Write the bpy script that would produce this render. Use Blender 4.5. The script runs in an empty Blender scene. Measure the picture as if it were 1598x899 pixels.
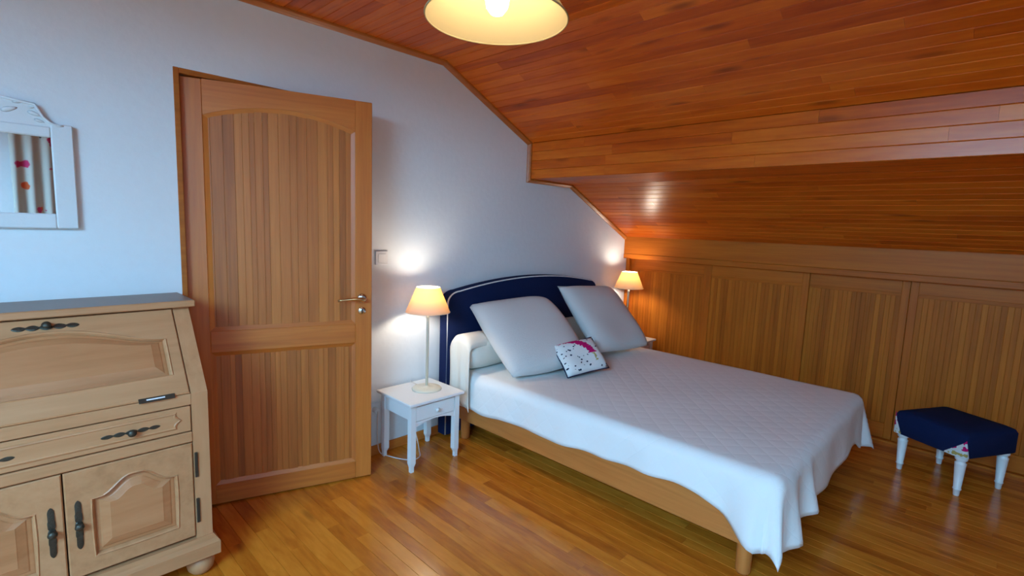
import bpy, bmesh, math, random
from mathutils import Vector, Matrix
R = math.radians
S = bpy.context.scene
COL = S.collection
random.seed(7)

# ------------------------------------------------------------------ camera
F_PX, YAW, PITCH, ROLL = 787.13, R(-46.018), R(-7.0135), R(2.1075)
cam_d = bpy.data.cameras.new('camera')
cam_d.sensor_fit = 'HORIZONTAL'; cam_d.sensor_width = 36.0
cam_d.lens = 36.0 * F_PX / 1598.0
cam_d.clip_start = 0.02
cam = bpy.data.objects.new('camera', cam_d); COL.objects.link(cam)
_f = Vector((-math.sin(YAW) * math.cos(PITCH), math.cos(YAW) * math.cos(PITCH), math.sin(PITCH)))
_r = Vector((math.cos(YAW), math.sin(YAW), 0)); _u = _r.cross(_f)
_rc = _r * math.cos(ROLL) + _u * math.sin(ROLL); _uc = _u * math.cos(ROLL) - _r * math.sin(ROLL)
_m = Matrix((_rc, _uc, -_f)).transposed().to_4x4()
_m.translation = Vector((-0.614, -2.630, 1.4209))
cam.matrix_world = _m
S.camera = cam

# ------------------------------------------------------------------ light
SKY_COL, SKY_STR = (0.27, 0.64, 1.0), 25.5
GROUND_COL = (0.08, 0.10, 0.10)        # what lies below the horizon outside, relative to the sky
LAMP_COL, LAMP_STR = (1.0, 0.88, 0.72), 110.0
PEND_COL, PEND_STR = (1.0, 0.78, 0.48), 36.0
w = bpy.data.worlds.new('sky'); S.world = w; w.use_nodes = True
bgn = w.node_tree.nodes['Background']
bgn.inputs[1].default_value = SKY_STR
_nt = w.node_tree; _tc = _nt.nodes.new('ShaderNodeTexCoord'); _sx = _nt.nodes.new('ShaderNodeSeparateXYZ'); _rp = _nt.nodes.new('ShaderNodeValToRGB')
_nt.links.new(_tc.outputs['Generated'], _sx.inputs[0]); _nt.links.new(_sx.outputs[2], _rp.inputs[0]); _nt.links.new(_rp.outputs[0], bgn.inputs[0])
_rp.color_ramp.elements[0].position = 0.0; _rp.color_ramp.elements[0].color = (*GROUND_COL, 1)
_rp.color_ramp.elements[1].position = 0.03; _rp.color_ramp.elements[1].color = (*SKY_COL, 1)
vs = S.view_settings
vs.view_transform = 'Standard'; vs.look = 'None'; vs.exposure = 1.0; vs.gamma = 1.0; vs.use_curve_mapping = False
S.cycles.use_denoising = True
S.cycles.max_bounces = 10; S.cycles.diffuse_bounces = 5; S.cycles.transparent_max_bounces = 12
S.cycles.sample_clamp_indirect = 4.0

# room numbers
JX, JR, JZ = -0.027, 0.858, 2.046            # doorway
XL, XR, YB = -3.3, 3.78, -4.3                # left wall, right wall, wall behind the camera
WIN = (-1.30, -0.78, 1.20, 2.00)             # window in the wall behind the camera: x0 x1 z0 z1
SKYL = (0.22, 1.60, -3.45, -1.75)            # skylight in the left slope: distance along the slope, y range

def portal(name, loc, sx, sy, rot):
    l = bpy.data.lights.new(name, 'AREA'); l.shape = 'RECTANGLE'; l.size = sx; l.size_y = sy
    l.cycles.is_portal = True
    o = bpy.data.objects.new(name, l); COL.objects.link(o); o.location = loc; o.rotation_euler = rot
    return o
portal('window_back_offscreen', ((WIN[0] + WIN[1]) / 2, YB - 0.10, (WIN[2] + WIN[3]) / 2), WIN[1] - WIN[0], WIN[3] - WIN[2], (R(90), 0, 0))

# ------------------------------------------------------------------ materials
def newmat(name):
    m = bpy.data.materials.new(name); m.use_nodes = True
    nt = m.node_tree; b = nt.nodes['Principled BSDF']
    return m, nt, b
def N(nt, t, **k):
    n = nt.nodes.new(t)
    for a, v in k.items(): setattr(n, a, v)
    return n
def ramp(nt, stops):
    n = N(nt, 'ShaderNodeValToRGB'); e = n.color_ramp.elements
    while len(e) < len(stops): e.new(0.5)
    for q, (p, c) in zip(e, stops): q.position = p; q.color = (*c, 1)
    return n
def mixc(nt, a, b, fac, mode='MIX'):
    n = N(nt, 'ShaderNodeMix', data_type='RGBA', blend_type=mode)
    for s, v in ((0, fac), (6, a), (7, b)):
        if hasattr(v, 'is_output'): nt.links.new(v, n.inputs[s])
        elif s == 0: n.inputs[0].default_value = v
        else: n.inputs[s].default_value = (*v, 1)
    return n.outputs[2]
def math_(nt, op, a, b=None, c=None):
    n = N(nt, 'ShaderNodeMath', operation=op)
    for i, v in enumerate((a, b, c)):
        if v is None: continue
        if hasattr(v, 'is_output'): nt.links.new(v, n.inputs[i])
        else: n.inputs[i].default_value = v
    return n.outputs[0]
def plain(name, col, rough=0.5, metal=0.0, bump=0.0, bscale=60, var=0.0, spec=0.5):
    m, nt, b = newmat(name)
    b.inputs['Base Color'].default_value = (*col, 1); b.inputs['Roughness'].default_value = rough
    b.inputs['Metallic'].default_value = metal; b.inputs['Specular IOR Level'].default_value = spec
    if bump or var:
        tc = N(nt, 'ShaderNodeTexCoord'); no = N(nt, 'ShaderNodeTexNoise')
        no.inputs['Scale'].default_value = bscale; no.inputs['Detail'].default_value = 4
        nt.links.new(tc.outputs['Object'], no.inputs['Vector'])
        if bump:
            bp = N(nt, 'ShaderNodeBump'); bp.inputs['Strength'].default_value = bump; bp.inputs['Distance'].default_value = 0.004
            nt.links.new(no.outputs['Fac'], bp.inputs['Height']); nt.links.new(bp.outputs[0], b.inputs['Normal'])
        if var:
            lo = tuple(c * (1 - var) for c in col)
            nt.links.new(mixc(nt, lo, col, no.outputs['Fac']), b.inputs['Base Color'])
    return m
def wood(name, dark, mid, light, axis='y', fine=70.0, stretch=16.0, rough=0.35, var=0.6, bump=0.15, coat=0.0, knots=0.0, spec=0.5):
    """grain runs along the object's axis; every piece gets its own tone from Object Info > Random"""
    m, nt, b = newmat(name)
    tc = N(nt, 'ShaderNodeTexCoord'); oi = N(nt, 'ShaderNodeObjectInfo'); ge = N(nt, 'ShaderNodeNewGeometry')
    rnd = math_(nt, 'FRACT', math_(nt, 'ADD', oi.outputs['Random'], ge.outputs['Random Per Island']))
    mp = N(nt, 'ShaderNodeMapping')
    sc = [1.0, 1.0, 1.0]; sc['xyz'.index(axis)] = 1.0 / stretch
    mp.inputs['Scale'].default_value = sc
    off = N(nt, 'ShaderNodeVectorMath', operation='SCALE'); off.inputs[0].default_value = (13.1, 7.7, 9.3)
    nt.links.new(rnd, off.inputs['Scale'])
    ad = N(nt, 'ShaderNodeVectorMath', operation='ADD')
    nt.links.new(tc.outputs['Object'], ad.inputs[0]); nt.links.new(off.outputs[0], ad.inputs[1])
    nt.links.new(ad.outputs[0], mp.inputs['Vector'])
    n1 = N(nt, 'ShaderNodeTexNoise'); n1.inputs['Scale'].default_value = fine; n1.inputs['Detail'].default_value = 5; n1.inputs['Distortion'].default_value = 0.4
    n2 = N(nt, 'ShaderNodeTexNoise'); n2.inputs['Scale'].default_value = fine * 0.22; n2.inputs['Detail'].default_value = 3; n2.inputs['Distortion'].default_value = 1.2
    for n in (n1, n2): nt.links.new(mp.outputs[0], n.inputs['Vector'])
    f = math_(nt, 'ADD', math_(nt, 'MULTIPLY', n1.outputs['Fac'], 0.45), math_(nt, 'MULTIPLY', n2.outputs['Fac'], 0.55))
    rd = math_(nt, 'MULTIPLY', math_(nt, 'SUBTRACT', rnd, 0.5), var)
    f2 = math_(nt, 'ADD', f, rd)
    rp = ramp(nt, [(0.22, dark), (0.5, mid), (0.78, light)])
    nt.links.new(f2, rp.inputs[0])
    col = rp.outputs[0]
    if knots:
        vm = N(nt, 'ShaderNodeMapping'); s2 = [9.0, 9.0, 9.0]; s2['xyz'.index(axis)] = 2.2
        vm.inputs['Scale'].default_value = s2
        nt.links.new(ad.outputs[0], vm.inputs['Vector'])
        vo = N(nt, 'ShaderNodeTexVoronoi'); vo.inputs['Scale'].default_value = 1.0
        nt.links.new(vm.outputs[0], vo.inputs['Vector'])
        kn = N(nt, 'ShaderNodeMapRange'); kn.inputs[1].default_value = 0.06; kn.inputs[2].default_value = 0.20; kn.inputs[3].default_value = knots; kn.inputs[4].default_value = 0.0
        nt.links.new(vo.outputs['Distance'], kn.inputs[0])
        col = mixc(nt, col, tuple(c * 0.35 for c in dark), kn.outputs[0])
    nt.links.new(col, b.inputs['Base Color'])
    b.inputs['Roughness'].default_value = rough; b.inputs['Coat Weight'].default_value = coat; b.inputs['Coat Roughness'].default_value = 0.12
    b.inputs['Specular IOR Level'].default_value = spec
    if bump:
        bp = N(nt, 'ShaderNodeBump'); bp.inputs['Strength'].default_value = bump; bp.inputs['Distance'].default_value = 0.002
        nt.links.new(n1.outputs['Fac'], bp.inputs['Height']); nt.links.new(bp.outputs[0], b.inputs['Normal'])
    return m

M = {}
M['plaster'] = plain('white_plaster', (0.73, 0.75, 0.765), 0.9, bump=0.35, bscale=26, var=0.05)
M['ceil'] = wood('ceiling_pine', (0.38, 0.055, 0.003), (0.58, 0.110, 0.006), (0.72, 0.18, 0.014), 'y', 55, 11, 0.30, 0.36, 0.12, 0.0, knots=0.6, spec=0.30)
M['trimwood'] = wood('trim_pine', (0.28, 0.07, 0.010), (0.40, 0.11, 0.016), (0.50, 0.16, 0.026), 'x', 60, 18, 0.35, 0.1, 0.1)
M['floor'] = wood('floor_parquet', (0.38, 0.085, 0.006), (0.60, 0.170, 0.013), (0.76, 0.255, 0.026), 'y', 50, 6, 0.20, 0.32, 0.06, 0.0, knots=0.45, spec=0.45)
M['oak_z'] = wood('door_oak_upright', (0.42, 0.098, 0.011), (0.54, 0.145, 0.019), (0.62, 0.19, 0.029), 'z', 85, 22, 0.45, 0.25, 0.1)
M['oak_x'] = wood('door_oak_across', (0.42, 0.098, 0.011), (0.54, 0.145, 0.019), (0.62, 0.19, 0.029), 'x', 85, 22, 0.45, 0.25, 0.1)
M['oak_strip'] = wood('door_oak_strip', (0.32, 0.082, 0.010), (0.45, 0.125, 0.018), (0.55, 0.17, 0.027), 'z', 110, 26, 0.5, 0.45, 0.1)
M['pan_z'] = wood('closet_oak_upright', (0.34, 0.072, 0.003), (0.47, 0.115, 0.006), (0.57, 0.155, 0.010), 'z', 85, 22, 0.45, 0.15, 0.1, spec=0.22)
M['pan_y'] = wood('closet_oak_across', (0.34, 0.072, 0.003), (0.47, 0.115, 0.006), (0.57, 0.155, 0.010), 'y', 85, 22, 0.45, 0.15, 0.1, spec=0.22)
M['pan_strip'] = wood('closet_oak_strip', (0.33, 0.080, 0.003), (0.46, 0.12, 0.006), (0.56, 0.16, 0.010), 'z', 110, 26, 0.5, 0.40, 0.1, spec=0.2)
M['desk_x'] = wood('limed_oak_across', (0.37, 0.155, 0.060), (0.49, 0.22, 0.094), (0.56, 0.27, 0.125), 'x', 45, 9, 0.5, 0.12, 0.12)
M['desk_z'] = wood('limed_oak_upright', (0.37, 0.155, 0.060), (0.49, 0.22, 0.094), (0.56, 0.27, 0.125), 'z', 45, 9, 0.5, 0.12, 0.12)
M['desk_pan'] = wood('limed_oak_panel', (0.35, 0.125, 0.042), (0.46, 0.18, 0.068), (0.53, 0.225, 0.094), 'x', 45, 8, 0.5, 0.12, 0.12)
M['rail'] = wood('bed_beech', (0.47, 0.145, 0.030), (0.59, 0.20, 0.046), (0.66, 0.25, 0.065), 'y', 60, 16, 0.4, 0.1, 0.05)
M['bedleg'] = wood('bed_leg_beech', (0.47, 0.145, 0.030), (0.59, 0.20, 0.046), (0.66, 0.25, 0.065), 'z', 60, 16, 0.4, 0.1, 0.05)
M['iron'] = plain('dark_bronze', (0.07, 0.06, 0.045), 0.42, 0.7, 0.4, 180)
M['steel'] = plain('polished_steel', (0.75, 0.74, 0.70), 0.18, 1.0)
M['brass'] = plain('aged_brass', (0.62, 0.42, 0.20), 0.28, 1.0)
M['black'] = plain('keyhole_black', (0.01, 0.01, 0.01), 0.8)
M['white'] = plain('white_paint', (0.80, 0.80, 0.79), 0.38, bump=0.05, bscale=30)
M['mirror_white'] = plain('chalk_white_paint', (0.66, 0.68, 0.69), 0.6, bump=0.2, bscale=60)
M['cream'] = plain('cream_lacquer', (0.72, 0.66, 0.52), 0.4)
M['plastic'] = plain('white_plastic', (0.74, 0.74, 0.74), 0.35)
M['cable'] = plain('pale_cable', (0.72, 0.62, 0.55), 0.5)
M['navy'] = plain('navy_cotton', (0.006, 0.014, 0.060), 0.95, bump=0.5, bscale=350, spec=0.15)
M['piping'] = plain('white_piping', (0.72, 0.70, 0.70), 0.8)
M['linen'] = plain('off_white_linen', (0.66, 0.64, 0.62), 0.95, bump=0.35, bscale=220, var=0.06, spec=0.1)
M['linen_cream'] = plain('cream_linen', (0.74, 0.69, 0.61), 0.95, bump=0.35, bscale=200, var=0.06, spec=0.1)
M['mattress'] = plain('mattress_ticking', (0.7, 0.68, 0.64), 0.9)
M['mirror'] = plain('mirror_glass', (0.80, 0.80, 0.80), 0.015, 1.0)
M['tile'] = plain('desk_top_wood', (0.24, 0.165, 0.125), 0.4, bump=0.05, bscale=40, var=0.15)

def shade_mat(name, col, trans, tr):
    m = bpy.data.materials.new(name); m.use_nodes = True; nt = m.node_tree; nt.nodes.clear()
    o = N(nt, 'ShaderNodeOutputMaterial'); d = N(nt, 'ShaderNodeBsdfDiffuse'); t = N(nt, 'ShaderNodeBsdfTranslucent'); mx = N(nt, 'ShaderNodeMixShader')
    d.inputs[0].default_value = (*col, 1); t.inputs[0].default_value = (*trans, 1); mx.inputs[0].default_value = tr
    nt.links.new(d.outputs[0], mx.inputs[1]); nt.links.new(t.outputs[0], mx.inputs[2]); nt.links.new(mx.outputs[0], o.inputs[0])
    return m
M['shade'] = shade_mat('cream_shade_fabric', (0.50, 0.42, 0.37), (0.80, 0.36, 0.07), 0.13)
M['pend_shade'] = shade_mat('yellow_shade_fabric', (0.47, 0.40, 0.25), (0.55, 0.42, 0.20), 0.28)
def emit(name, col, st):
    m = bpy.data.materials.new(name); m.use_nodes = True; nt = m.node_tree; nt.nodes.clear()
    o = N(nt, 'ShaderNodeOutputMaterial'); e = N(nt, 'ShaderNodeEmission'); e.inputs[0].default_value = (*col, 1); e.inputs[1].default_value = st
    nt.links.new(e.outputs[0], o.inputs[0]); return m
M['bulb'] = emit('lit_bulb', LAMP_COL, LAMP_STR)
M['pend_bulb'] = emit('lit_pendant_bulb', PEND_COL, PEND_STR)
def glass_mat():
    m = bpy.data.materials.new('window_glass'); m.use_nodes = True; nt = m.node_tree; nt.nodes.clear()
    o = N(nt, 'ShaderNodeOutputMaterial'); t = N(nt, 'ShaderNodeBsdfTransparent'); g = N(nt, 'ShaderNodeBsdfGlossy'); mx = N(nt, 'ShaderNodeMixShader')
    t.inputs[0].default_value = (0.97, 0.98, 0.98, 1); g.inputs['Roughness'].default_value = 0.02; mx.inputs[0].default_value = 0.06
    nt.links.new(t.outputs[0], mx.inputs[1]); nt.links.new(g.outputs[0], mx.inputs[2]); nt.links.new(mx.outputs[0], o.inputs[0]); return m
M['glass'] = glass_mat()

def quilt_mat():
    m, nt, b = newmat('quilted_bedspread')
    b.inputs['Base Color'].default_value = (0.84, 0.83, 0.81, 1); b.inputs['Roughness'].default_value = 0.92; b.inputs['Specular IOR Level'].default_value = 0.15
    uv = N(nt, 'ShaderNodeUVMap'); sp = N(nt, 'ShaderNodeSeparateXYZ'); nt.links.new(uv.outputs[0], sp.inputs[0])
    hs = []
    for sgn in (1, -1):
        a = math_(nt, 'ADD', math_(nt, 'MULTIPLY', sp.outputs[0], 9.0), math_(nt, 'MULTIPLY', sp.outputs[1], 9.0 * sgn))
        fr = math_(nt, 'PINGPONG', a, 0.5)
        hs.append(math_(nt, 'POWER', math_(nt, 'MULTIPLY', fr, 2.0), 0.35))
    h = math_(nt, 'MINIMUM', hs[0], hs[1])
    no = N(nt, 'ShaderNodeTexNoise'); no.inputs['Scale'].default_value = 90; nt.links.new(uv.outputs[0], no.inputs['Vector'])
    h = math_(nt, 'ADD', h, math_(nt, 'MULTIPLY', no.outputs['Fac'], 0.25))
    bp = N(nt, 'ShaderNodeBump'); bp.inputs['Strength'].default_value = 0.20; bp.inputs['Distance'].default_value = 0.005
    nt.links.new(h, bp.inputs['Height']); nt.links.new(bp.outputs[0], b.inputs['Normal'])
    return m
M['quilt'] = quilt_mat()

def print_mat():
    """white cotton printed with one magenta blossom spray, an ochre stem and dark specks"""
    m, nt, b = newmat('flower_print_cotton'); b.inputs['Roughness'].default_value = 0.9; b.inputs['Specular IOR Level'].default_value = 0.1
    uv = N(nt, 'ShaderNodeUVMap'); sp = N(nt, 'ShaderNodeSeparateXYZ'); nt.links.new(uv.outputs[0], sp.inputs[0])
    u, v = sp.outputs[0], sp.outputs[1]
    no = N(nt, 'ShaderNodeTexNoise'); no.inputs['Scale'].default_value = 22; nt.links.new(uv.outputs[0], no.inputs['Vector'])
    jit = math_(nt, 'MULTIPLY', math_(nt, 'SUBTRACT', no.outputs['Fac'], 0.5), 0.16)
    # arc centred lower left
    dx = math_(nt, 'SUBTRACT', u, 0.06); dy = math_(nt, 'SUBTRACT', v, 0.36)
    d = math_(nt, 'SQRT', math_(nt, 'ADD', math_(nt, 'MULTIPLY', dx, dx), math_(nt, 'MULTIPLY', math_(nt, 'MULTIPLY', dy, dy), 1.0)))
    band = math_(nt, 'ABSOLUTE', math_(nt, 'ADD', math_(nt, 'SUBTRACT', d, 0.68), jit))
    inb = math_(nt, 'LESS_THAN', band, 0.085)
    up = math_(nt, 'MULTIPLY', math_(nt, 'GREATER_THAN', v, 0.46), inb)
    lo = math_(nt, 'MULTIPLY', math_(nt, 'MULTIPLY', math_(nt, 'LESS_THAN', v, 0.45), math_(nt, 'GREATER_THAN', v, 0.22)), math_(nt, 'LESS_THAN', band, 0.025))
    vo = N(nt, 'ShaderNodeTexVoronoi'); vo.inputs['Scale'].default_value = 12; nt.links.new(uv.outputs[0], vo.inputs['Vector'])
    n2 = N(nt, 'ShaderNodeTexNoise'); n2.inputs['Scale'].default_value = 5; nt.links.new(uv.outputs[0], n2.inputs['Vector'])
    sk = math_(nt, 'MULTIPLY', math_(nt, 'LESS_THAN', vo.outputs['Distance'], 0.29), math_(nt, 'GREATER_THAN', n2.outputs['Fac'], 0.47))
    sk = math_(nt, 'MULTIPLY', sk, math_(nt, 'GREATER_THAN', math_(nt, 'ABSOLUTE', math_(nt, 'SUBTRACT', d, 0.68)), 0.12))
    c = mixc(nt, (0.78, 0.78, 0.76), (0.02, 0.03, 0.06), sk)
    c = mixc(nt, c, (0.45, 0.36, 0.12), lo)
    c = mixc(nt, c, (0.55, 0.01, 0.14), up)
    nt.links.new(c, b.inputs['Base Color']); return m
M['print'] = print_mat()
def patch_mat():
    m, nt, b = newmat('flower_print_patch'); b.inputs['Roughness'].default_value = 0.9; b.inputs['Specular IOR Level'].default_value = 0.1
    tc = N(nt, 'ShaderNodeTexCoord'); sp = N(nt, 'ShaderNodeSeparateXYZ'); nt.links.new(tc.outputs['Object'], sp.inputs[0])
    no = N(nt, 'ShaderNodeTexNoise'); no.inputs['Scale'].default_value = 38; no.inputs['Detail'].default_value = 1; nt.links.new(tc.outputs['Object'], no.inputs['Vector'])
    z = math_(nt, 'ADD', sp.outputs[2], math_(nt, 'MULTIPLY', math_(nt, 'SUBTRACT', no.outputs['Fac'], 0.5), 0.05))
    mg = math_(nt, 'MULTIPLY', math_(nt, 'GREATER_THAN', z, 0.282), math_(nt, 'GREATER_THAN', no.outputs['Fac'], 0.47))
    oc = math_(nt, 'MULTIPLY', math_(nt, 'LESS_THAN', math_(nt, 'ABSOLUTE', math_(nt, 'SUBTRACT', z, 0.252)), 0.012), math_(nt, 'GREATER_THAN', no.outputs['Fac'], 0.5))
    c = mixc(nt, (0.66, 0.68, 0.66), (0.42, 0.33, 0.10), oc); c = mixc(nt, c, (0.50, 0.01, 0.12), mg)
    nt.links.new(c, b.inputs['Base Color']); return m
M['patch'] = patch_mat()
def curtain_mat():
    m, nt, b = newmat('flowered_curtain'); b.inputs['Roughness'].default_value = 0.9
    tc = N(nt, 'ShaderNodeTexCoord')
    vo = N(nt, 'ShaderNodeTexVoronoi'); vo.inputs['Scale'].default_value = 9.0; nt.links.new(tc.outputs['Object'], vo.inputs['Vector'])
    no = N(nt, 'ShaderNodeTexNoise'); no.inputs['Scale'].default_value = 30; nt.links.new(tc.outputs['Object'], no.inputs['Vector'])
    d = math_(nt, 'ADD', vo.outputs['Distance'], math_(nt, 'MULTIPLY', no.outputs['Fac'], 0.25))
    sp = N(nt, 'ShaderNodeSeparateColor'); nt.links.new(vo.outputs['Color'], sp.inputs[0])
    on = math_(nt, 'MULTIPLY', math_(nt, 'LESS_THAN', d, 0.46), math_(nt, 'GREATER_THAN', sp.outputs[0], 0.50))
    on2 = math_(nt, 'MULTIPLY', math_(nt, 'LESS_THAN', d, 0.36), math_(nt, 'LESS_THAN', sp.outputs[0], 0.25))
    flower = mixc(nt, (0.50, 0.02, 0.10), (0.62, 0.09, 0.02), math_(nt, 'GREATER_THAN', sp.outputs[1], 0.55))
    c = mixc(nt, (0.50, 0.46, 0.40), flower, on); c = mixc(nt, c, (0.05, 0.06, 0.06), on2)
    nt.links.new(c, b.inputs['Base Color'])
    return m
M['curtain'] = curtain_mat()

# ------------------------------------------------------------------ mesh helpers
class MB:
    def __init__(s): s.v = []; s.f = []; s.uv = None
    def add(s, vs_, fs):
        o = len(s.v); s.v += [tuple(p) for p in vs_]; s.f += [[i + o for i in q] for q in fs]; return s
    def box(s, x0, x1, y0, y1, z0, z1):
        return s.add([(x, y, z) for x in (x0, x1) for y in (y0, y1) for z in (z0, z1)],
                     [(0, 1, 3, 2), (4, 6, 7, 5), (0, 4, 5, 1), (2, 3, 7, 6), (0, 2, 6, 4), (1, 5, 7, 3)])
    def bbox(s, x0, x1, y0, y1, z0, z1, c=0.003):
        """box with chamfered edges"""
        bm = bmesh.new(); 
        vsx = [bm.verts.new((x, y, z)) for x in (x0, x1) for y in (y0, y1) for z in (z0, z1)]
        for q in ((0, 1, 3, 2), (4, 6, 7, 5), (0, 4, 5, 1), (2, 3, 7, 6), (0, 2, 6, 4), (1, 5, 7, 3)): bm.faces.new([vsx[i] for i in q])
        bmesh.ops.bevel(bm, geom=list(bm.edges), offset=c, segments=1, affect='EDGES', profile=0.5)
        bm.verts.index_update()
        s.add([v.co[:] for v in bm.verts], [[v.index for v in f.verts] for f in bm.faces]); bm.free(); return s
    def prism(s, poly, axis, a0, a1):
        """extrude a 2D polygon; axis 'y': poly is (x,z); 'x': (y,z); 'z': (x,y)"""
        def P(p, a): return {'y': (p[0], a, p[1]), 'x': (a, p[0], p[1]), 'z': (p[0], p[1], a)}[axis]
        n = len(poly)
        return s.add([P(p, a0) for p in poly] + [P(p, a1) for p in poly],
                     [list(range(n))[::-1], list(range(n, 2 * n))] + [(i, (i + 1) % n, n + (i + 1) % n, n + i) for i in range(n)])
    def loft(s, rings, cap0=True, cap1=True, closed=True):
        n = len(rings[0]); vs_ = [p for r in rings for p in r]; fs = []
        for k in range(len(rings) - 1):
            for i in range(n if closed else n - 1):
                j = (i + 1) % n; fs.append((k * n + i, k * n + j, (k + 1) * n + j, (k + 1) * n + i))
        if cap0: fs.append(list(range(n))[::-1])
        if cap1: fs.append([(len(rings) - 1) * n + i for i in range(n)])
        return s.add(vs_, fs)
    def lathe(s, prof, c=(0, 0, 0), n=24, axis='z', caps=True):
        rings = []
        for r, h in prof:
            ring = []
            for i in range(n):
                a = 2 * math.pi * i / n; p, q = r * math.cos(a), r * math.sin(a)
                v = {'z': (p, q, h), 'y': (p, h, q), 'x': (h, p, q)}[axis]
                ring.append((c[0] + v[0], c[1] + v[1], c[2] + v[2]))
            rings.append(ring)
        return s.loft(rings, caps, caps)
    def tube(s, pts, r, n=8):
        pts = [Vector(p) for p in pts]; rings = []
        up = Vector((0, 0, 1))
        for i, p in enumerate(pts):
            t = (pts[min(i + 1, len(pts) - 1)] - pts[max(i - 1, 0)]).normalized()
            a = t.cross(up)
            if a.length < 1e-3: a = t.cross(Vector((1, 0, 0)))
            a.normalize(); b_ = t.cross(a)
            rr = r(i / (len(pts) - 1)) if callable(r) else r
            rings.append([p + a * rr * math.cos(2 * math.pi * k / n) + b_ * rr * math.sin(2 * math.pi * k / n) for k in range(n)])
        return s.loft(rings)
    def build(s, name, mat, parent=None, smooth=False, matrix=None, sub=0):
        me = bpy.data.meshes.new(name); me.from_pydata(s.v, [], s.f); me.update()
        bm = bmesh.new(); bm.from_mesh(me); bmesh.ops.recalc_face_normals(bm, faces=bm.faces); bm.to_mesh(me); bm.free()
        return put(name, me, mat, parent, smooth, matrix, sub)
def put(name, me, mat, parent=None, smooth=False, matrix=None, sub=0):
    if mat is not None:
        for k in (mat if isinstance(mat, (list, tuple)) else [mat]): me.materials.append(M[k])
    if smooth: me.shade_smooth() if smooth is True else me.shade_auto_smooth(smooth) if hasattr(me, 'shade_auto_smooth') else me.shade_smooth()
    o = bpy.data.objects.new(name, me); COL.objects.link(o)
    if parent is not None: o.parent = parent
    if matrix is not None: o.matrix_local = matrix
    if sub:
        md = o.modifiers.new('sub', 'SUBSURF'); md.levels = md.render_levels = sub
    return o
def sharp(o, ang=35):
    """smooth shading with sharp edges kept"""
    me = o.data; bm = bmesh.new(); bm.from_mesh(me)
    for f in bm.faces: f.smooth = True
    for e in bm.edges:
        if len(e.link_faces) == 2 and e.calc_face_angle(0) > R(ang): e.smooth = False
    bm.to_mesh(me); bm.free(); return o
def struct(o): o['kind'] = 'structure'; return o
def tag(o, label, cat, group=None):
    o['label'] = label; o['category'] = cat
    if group: o['group'] = group
    return o
def thing(name, label, cat, loc=(0, 0, 0), rz=0, group=None):
    o = bpy.data.objects.new(name, None); COL.objects.link(o); o.location = loc; o.rotation_euler = (0, 0, rz)
    o.empty_display_size = 0.1
    return tag(o, label, cat, group)
def copy_tree(o, parent=None):
    c = o.copy(); COL.objects.link(c)
    if parent is not None: c.parent = parent
    for ch in list(o.children): copy_tree(ch, c)
    return c
def smoothstep(a, b, x):
    t = min(1, max(0, (x - a) / (b - a))); return t * t * (3 - 2 * t)

# ------------------------------------------------------------------ room shell
# wall edge under the ceiling moulding, from the right wall to the left (x, z)
PROF = [(3.80, 1.2606), (2.751, 1.7495), (2.2211, 1.7495), (2.2211, 2.0234), (1.420, 2.397), (-1.60, 2.397), (XL, 1.604)]
def offset_poly(P, d):
    out = []
    L = []
    for a, b_ in zip(P[:-1], P[1:]):
        t = Vector((b_[0] - a[0], b_[1] - a[1])).normalized(); n = Vector((-t[1], t[0]))     # inward
        L.append((Vector(a) - n * d, t))
    out.append(tuple(L[0][0]))
    for (p, t), (q, u) in zip(L[:-1], L[1:]):
        den = t[0] * u[1] - t[1] * u[0]; k = ((q[0] - p[0]) * u[1] - (q[1] - p[1]) * u[0]) / den
        out.append(tuple(p + t * k))
    p, t = L[-1]; e = Vector(P[-1]) - Vector((-t[1], t[0])) * d
    out.append(tuple(e))
    return out
FACE = offset_poly(PROF, 0.028)       # face of the ceiling boards
BACK = offset_poly(PROF, 0.042)
OUT = offset_poly(PROF, 0.10)

# wall with the door (gable wall)
def prof_z(x):
    for a, b_ in zip(OUT[:-1], OUT[1:]):
        if b_[0] <= x <= a[0] and a[0] != b_[0]:
            return a[1] + (b_[1] - a[1]) * (x - a[0]) / (b_[0] - a[0])
    return OUT[0][1] if x > OUT[0][0] else OUT[-1][1]
mb = MB()
xs = [XL, -1.6 - 0.02, JX]
def cols(xs, z0):
    for a, b_ in zip(xs[:-1], xs[1:]):
        e = 1e-4
        mb.prism([(a, z0), (b_, z0), (b_, prof_z(b_ - e)), (a, prof_z(a + e))], 'y', 0.0, 0.14)
cols([XL, OUT[5][0], JX], 0.0)
cols([JX, JR], JZ)
cols([JR, OUT[4][0], OUT[3][0], OUT[1][0], XR], 0.0)
wall_back = struct(mb.build('wall_back', 'plaster'))
# wall behind the camera with its window
mb = MB()
for a, b_, z0, z1 in ((XL, OUT[5][0], 0, None), (OUT[5][0], WIN[0], 0, None), (WIN[0], WIN[1], 0, WIN[2]), (WIN[0], WIN[1], WIN[3], None),
                      (WIN[1], OUT[4][0], 0, None), (OUT[4][0], OUT[3][0], 0, None), (OUT[3][0], OUT[1][0], 0, None), (OUT[1][0], XR, 0, None)):
    a, b_ = min(a, b_), max(a, b_)
    za, zb = (z1, z1) if z1 else (prof_z(a + 1e-4), prof_z(b_ - 1e-4))
    mb.prism([(a, z0), (b_, z0), (b_, zb), (a, za)], 'y', YB - 0.2, YB)
struct(mb.build('wall_front', 'plaster'))
struct(MB().box(XL - 0.15, XL, YB - 0.2, 0.14, 0, 1.66).build('wall_left', 'plaster'))
struct(MB().box(XR, XR + 0.12, YB - 0.2, 0.14, 0, 1.30).build('wall_right', 'pan_z'))

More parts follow.
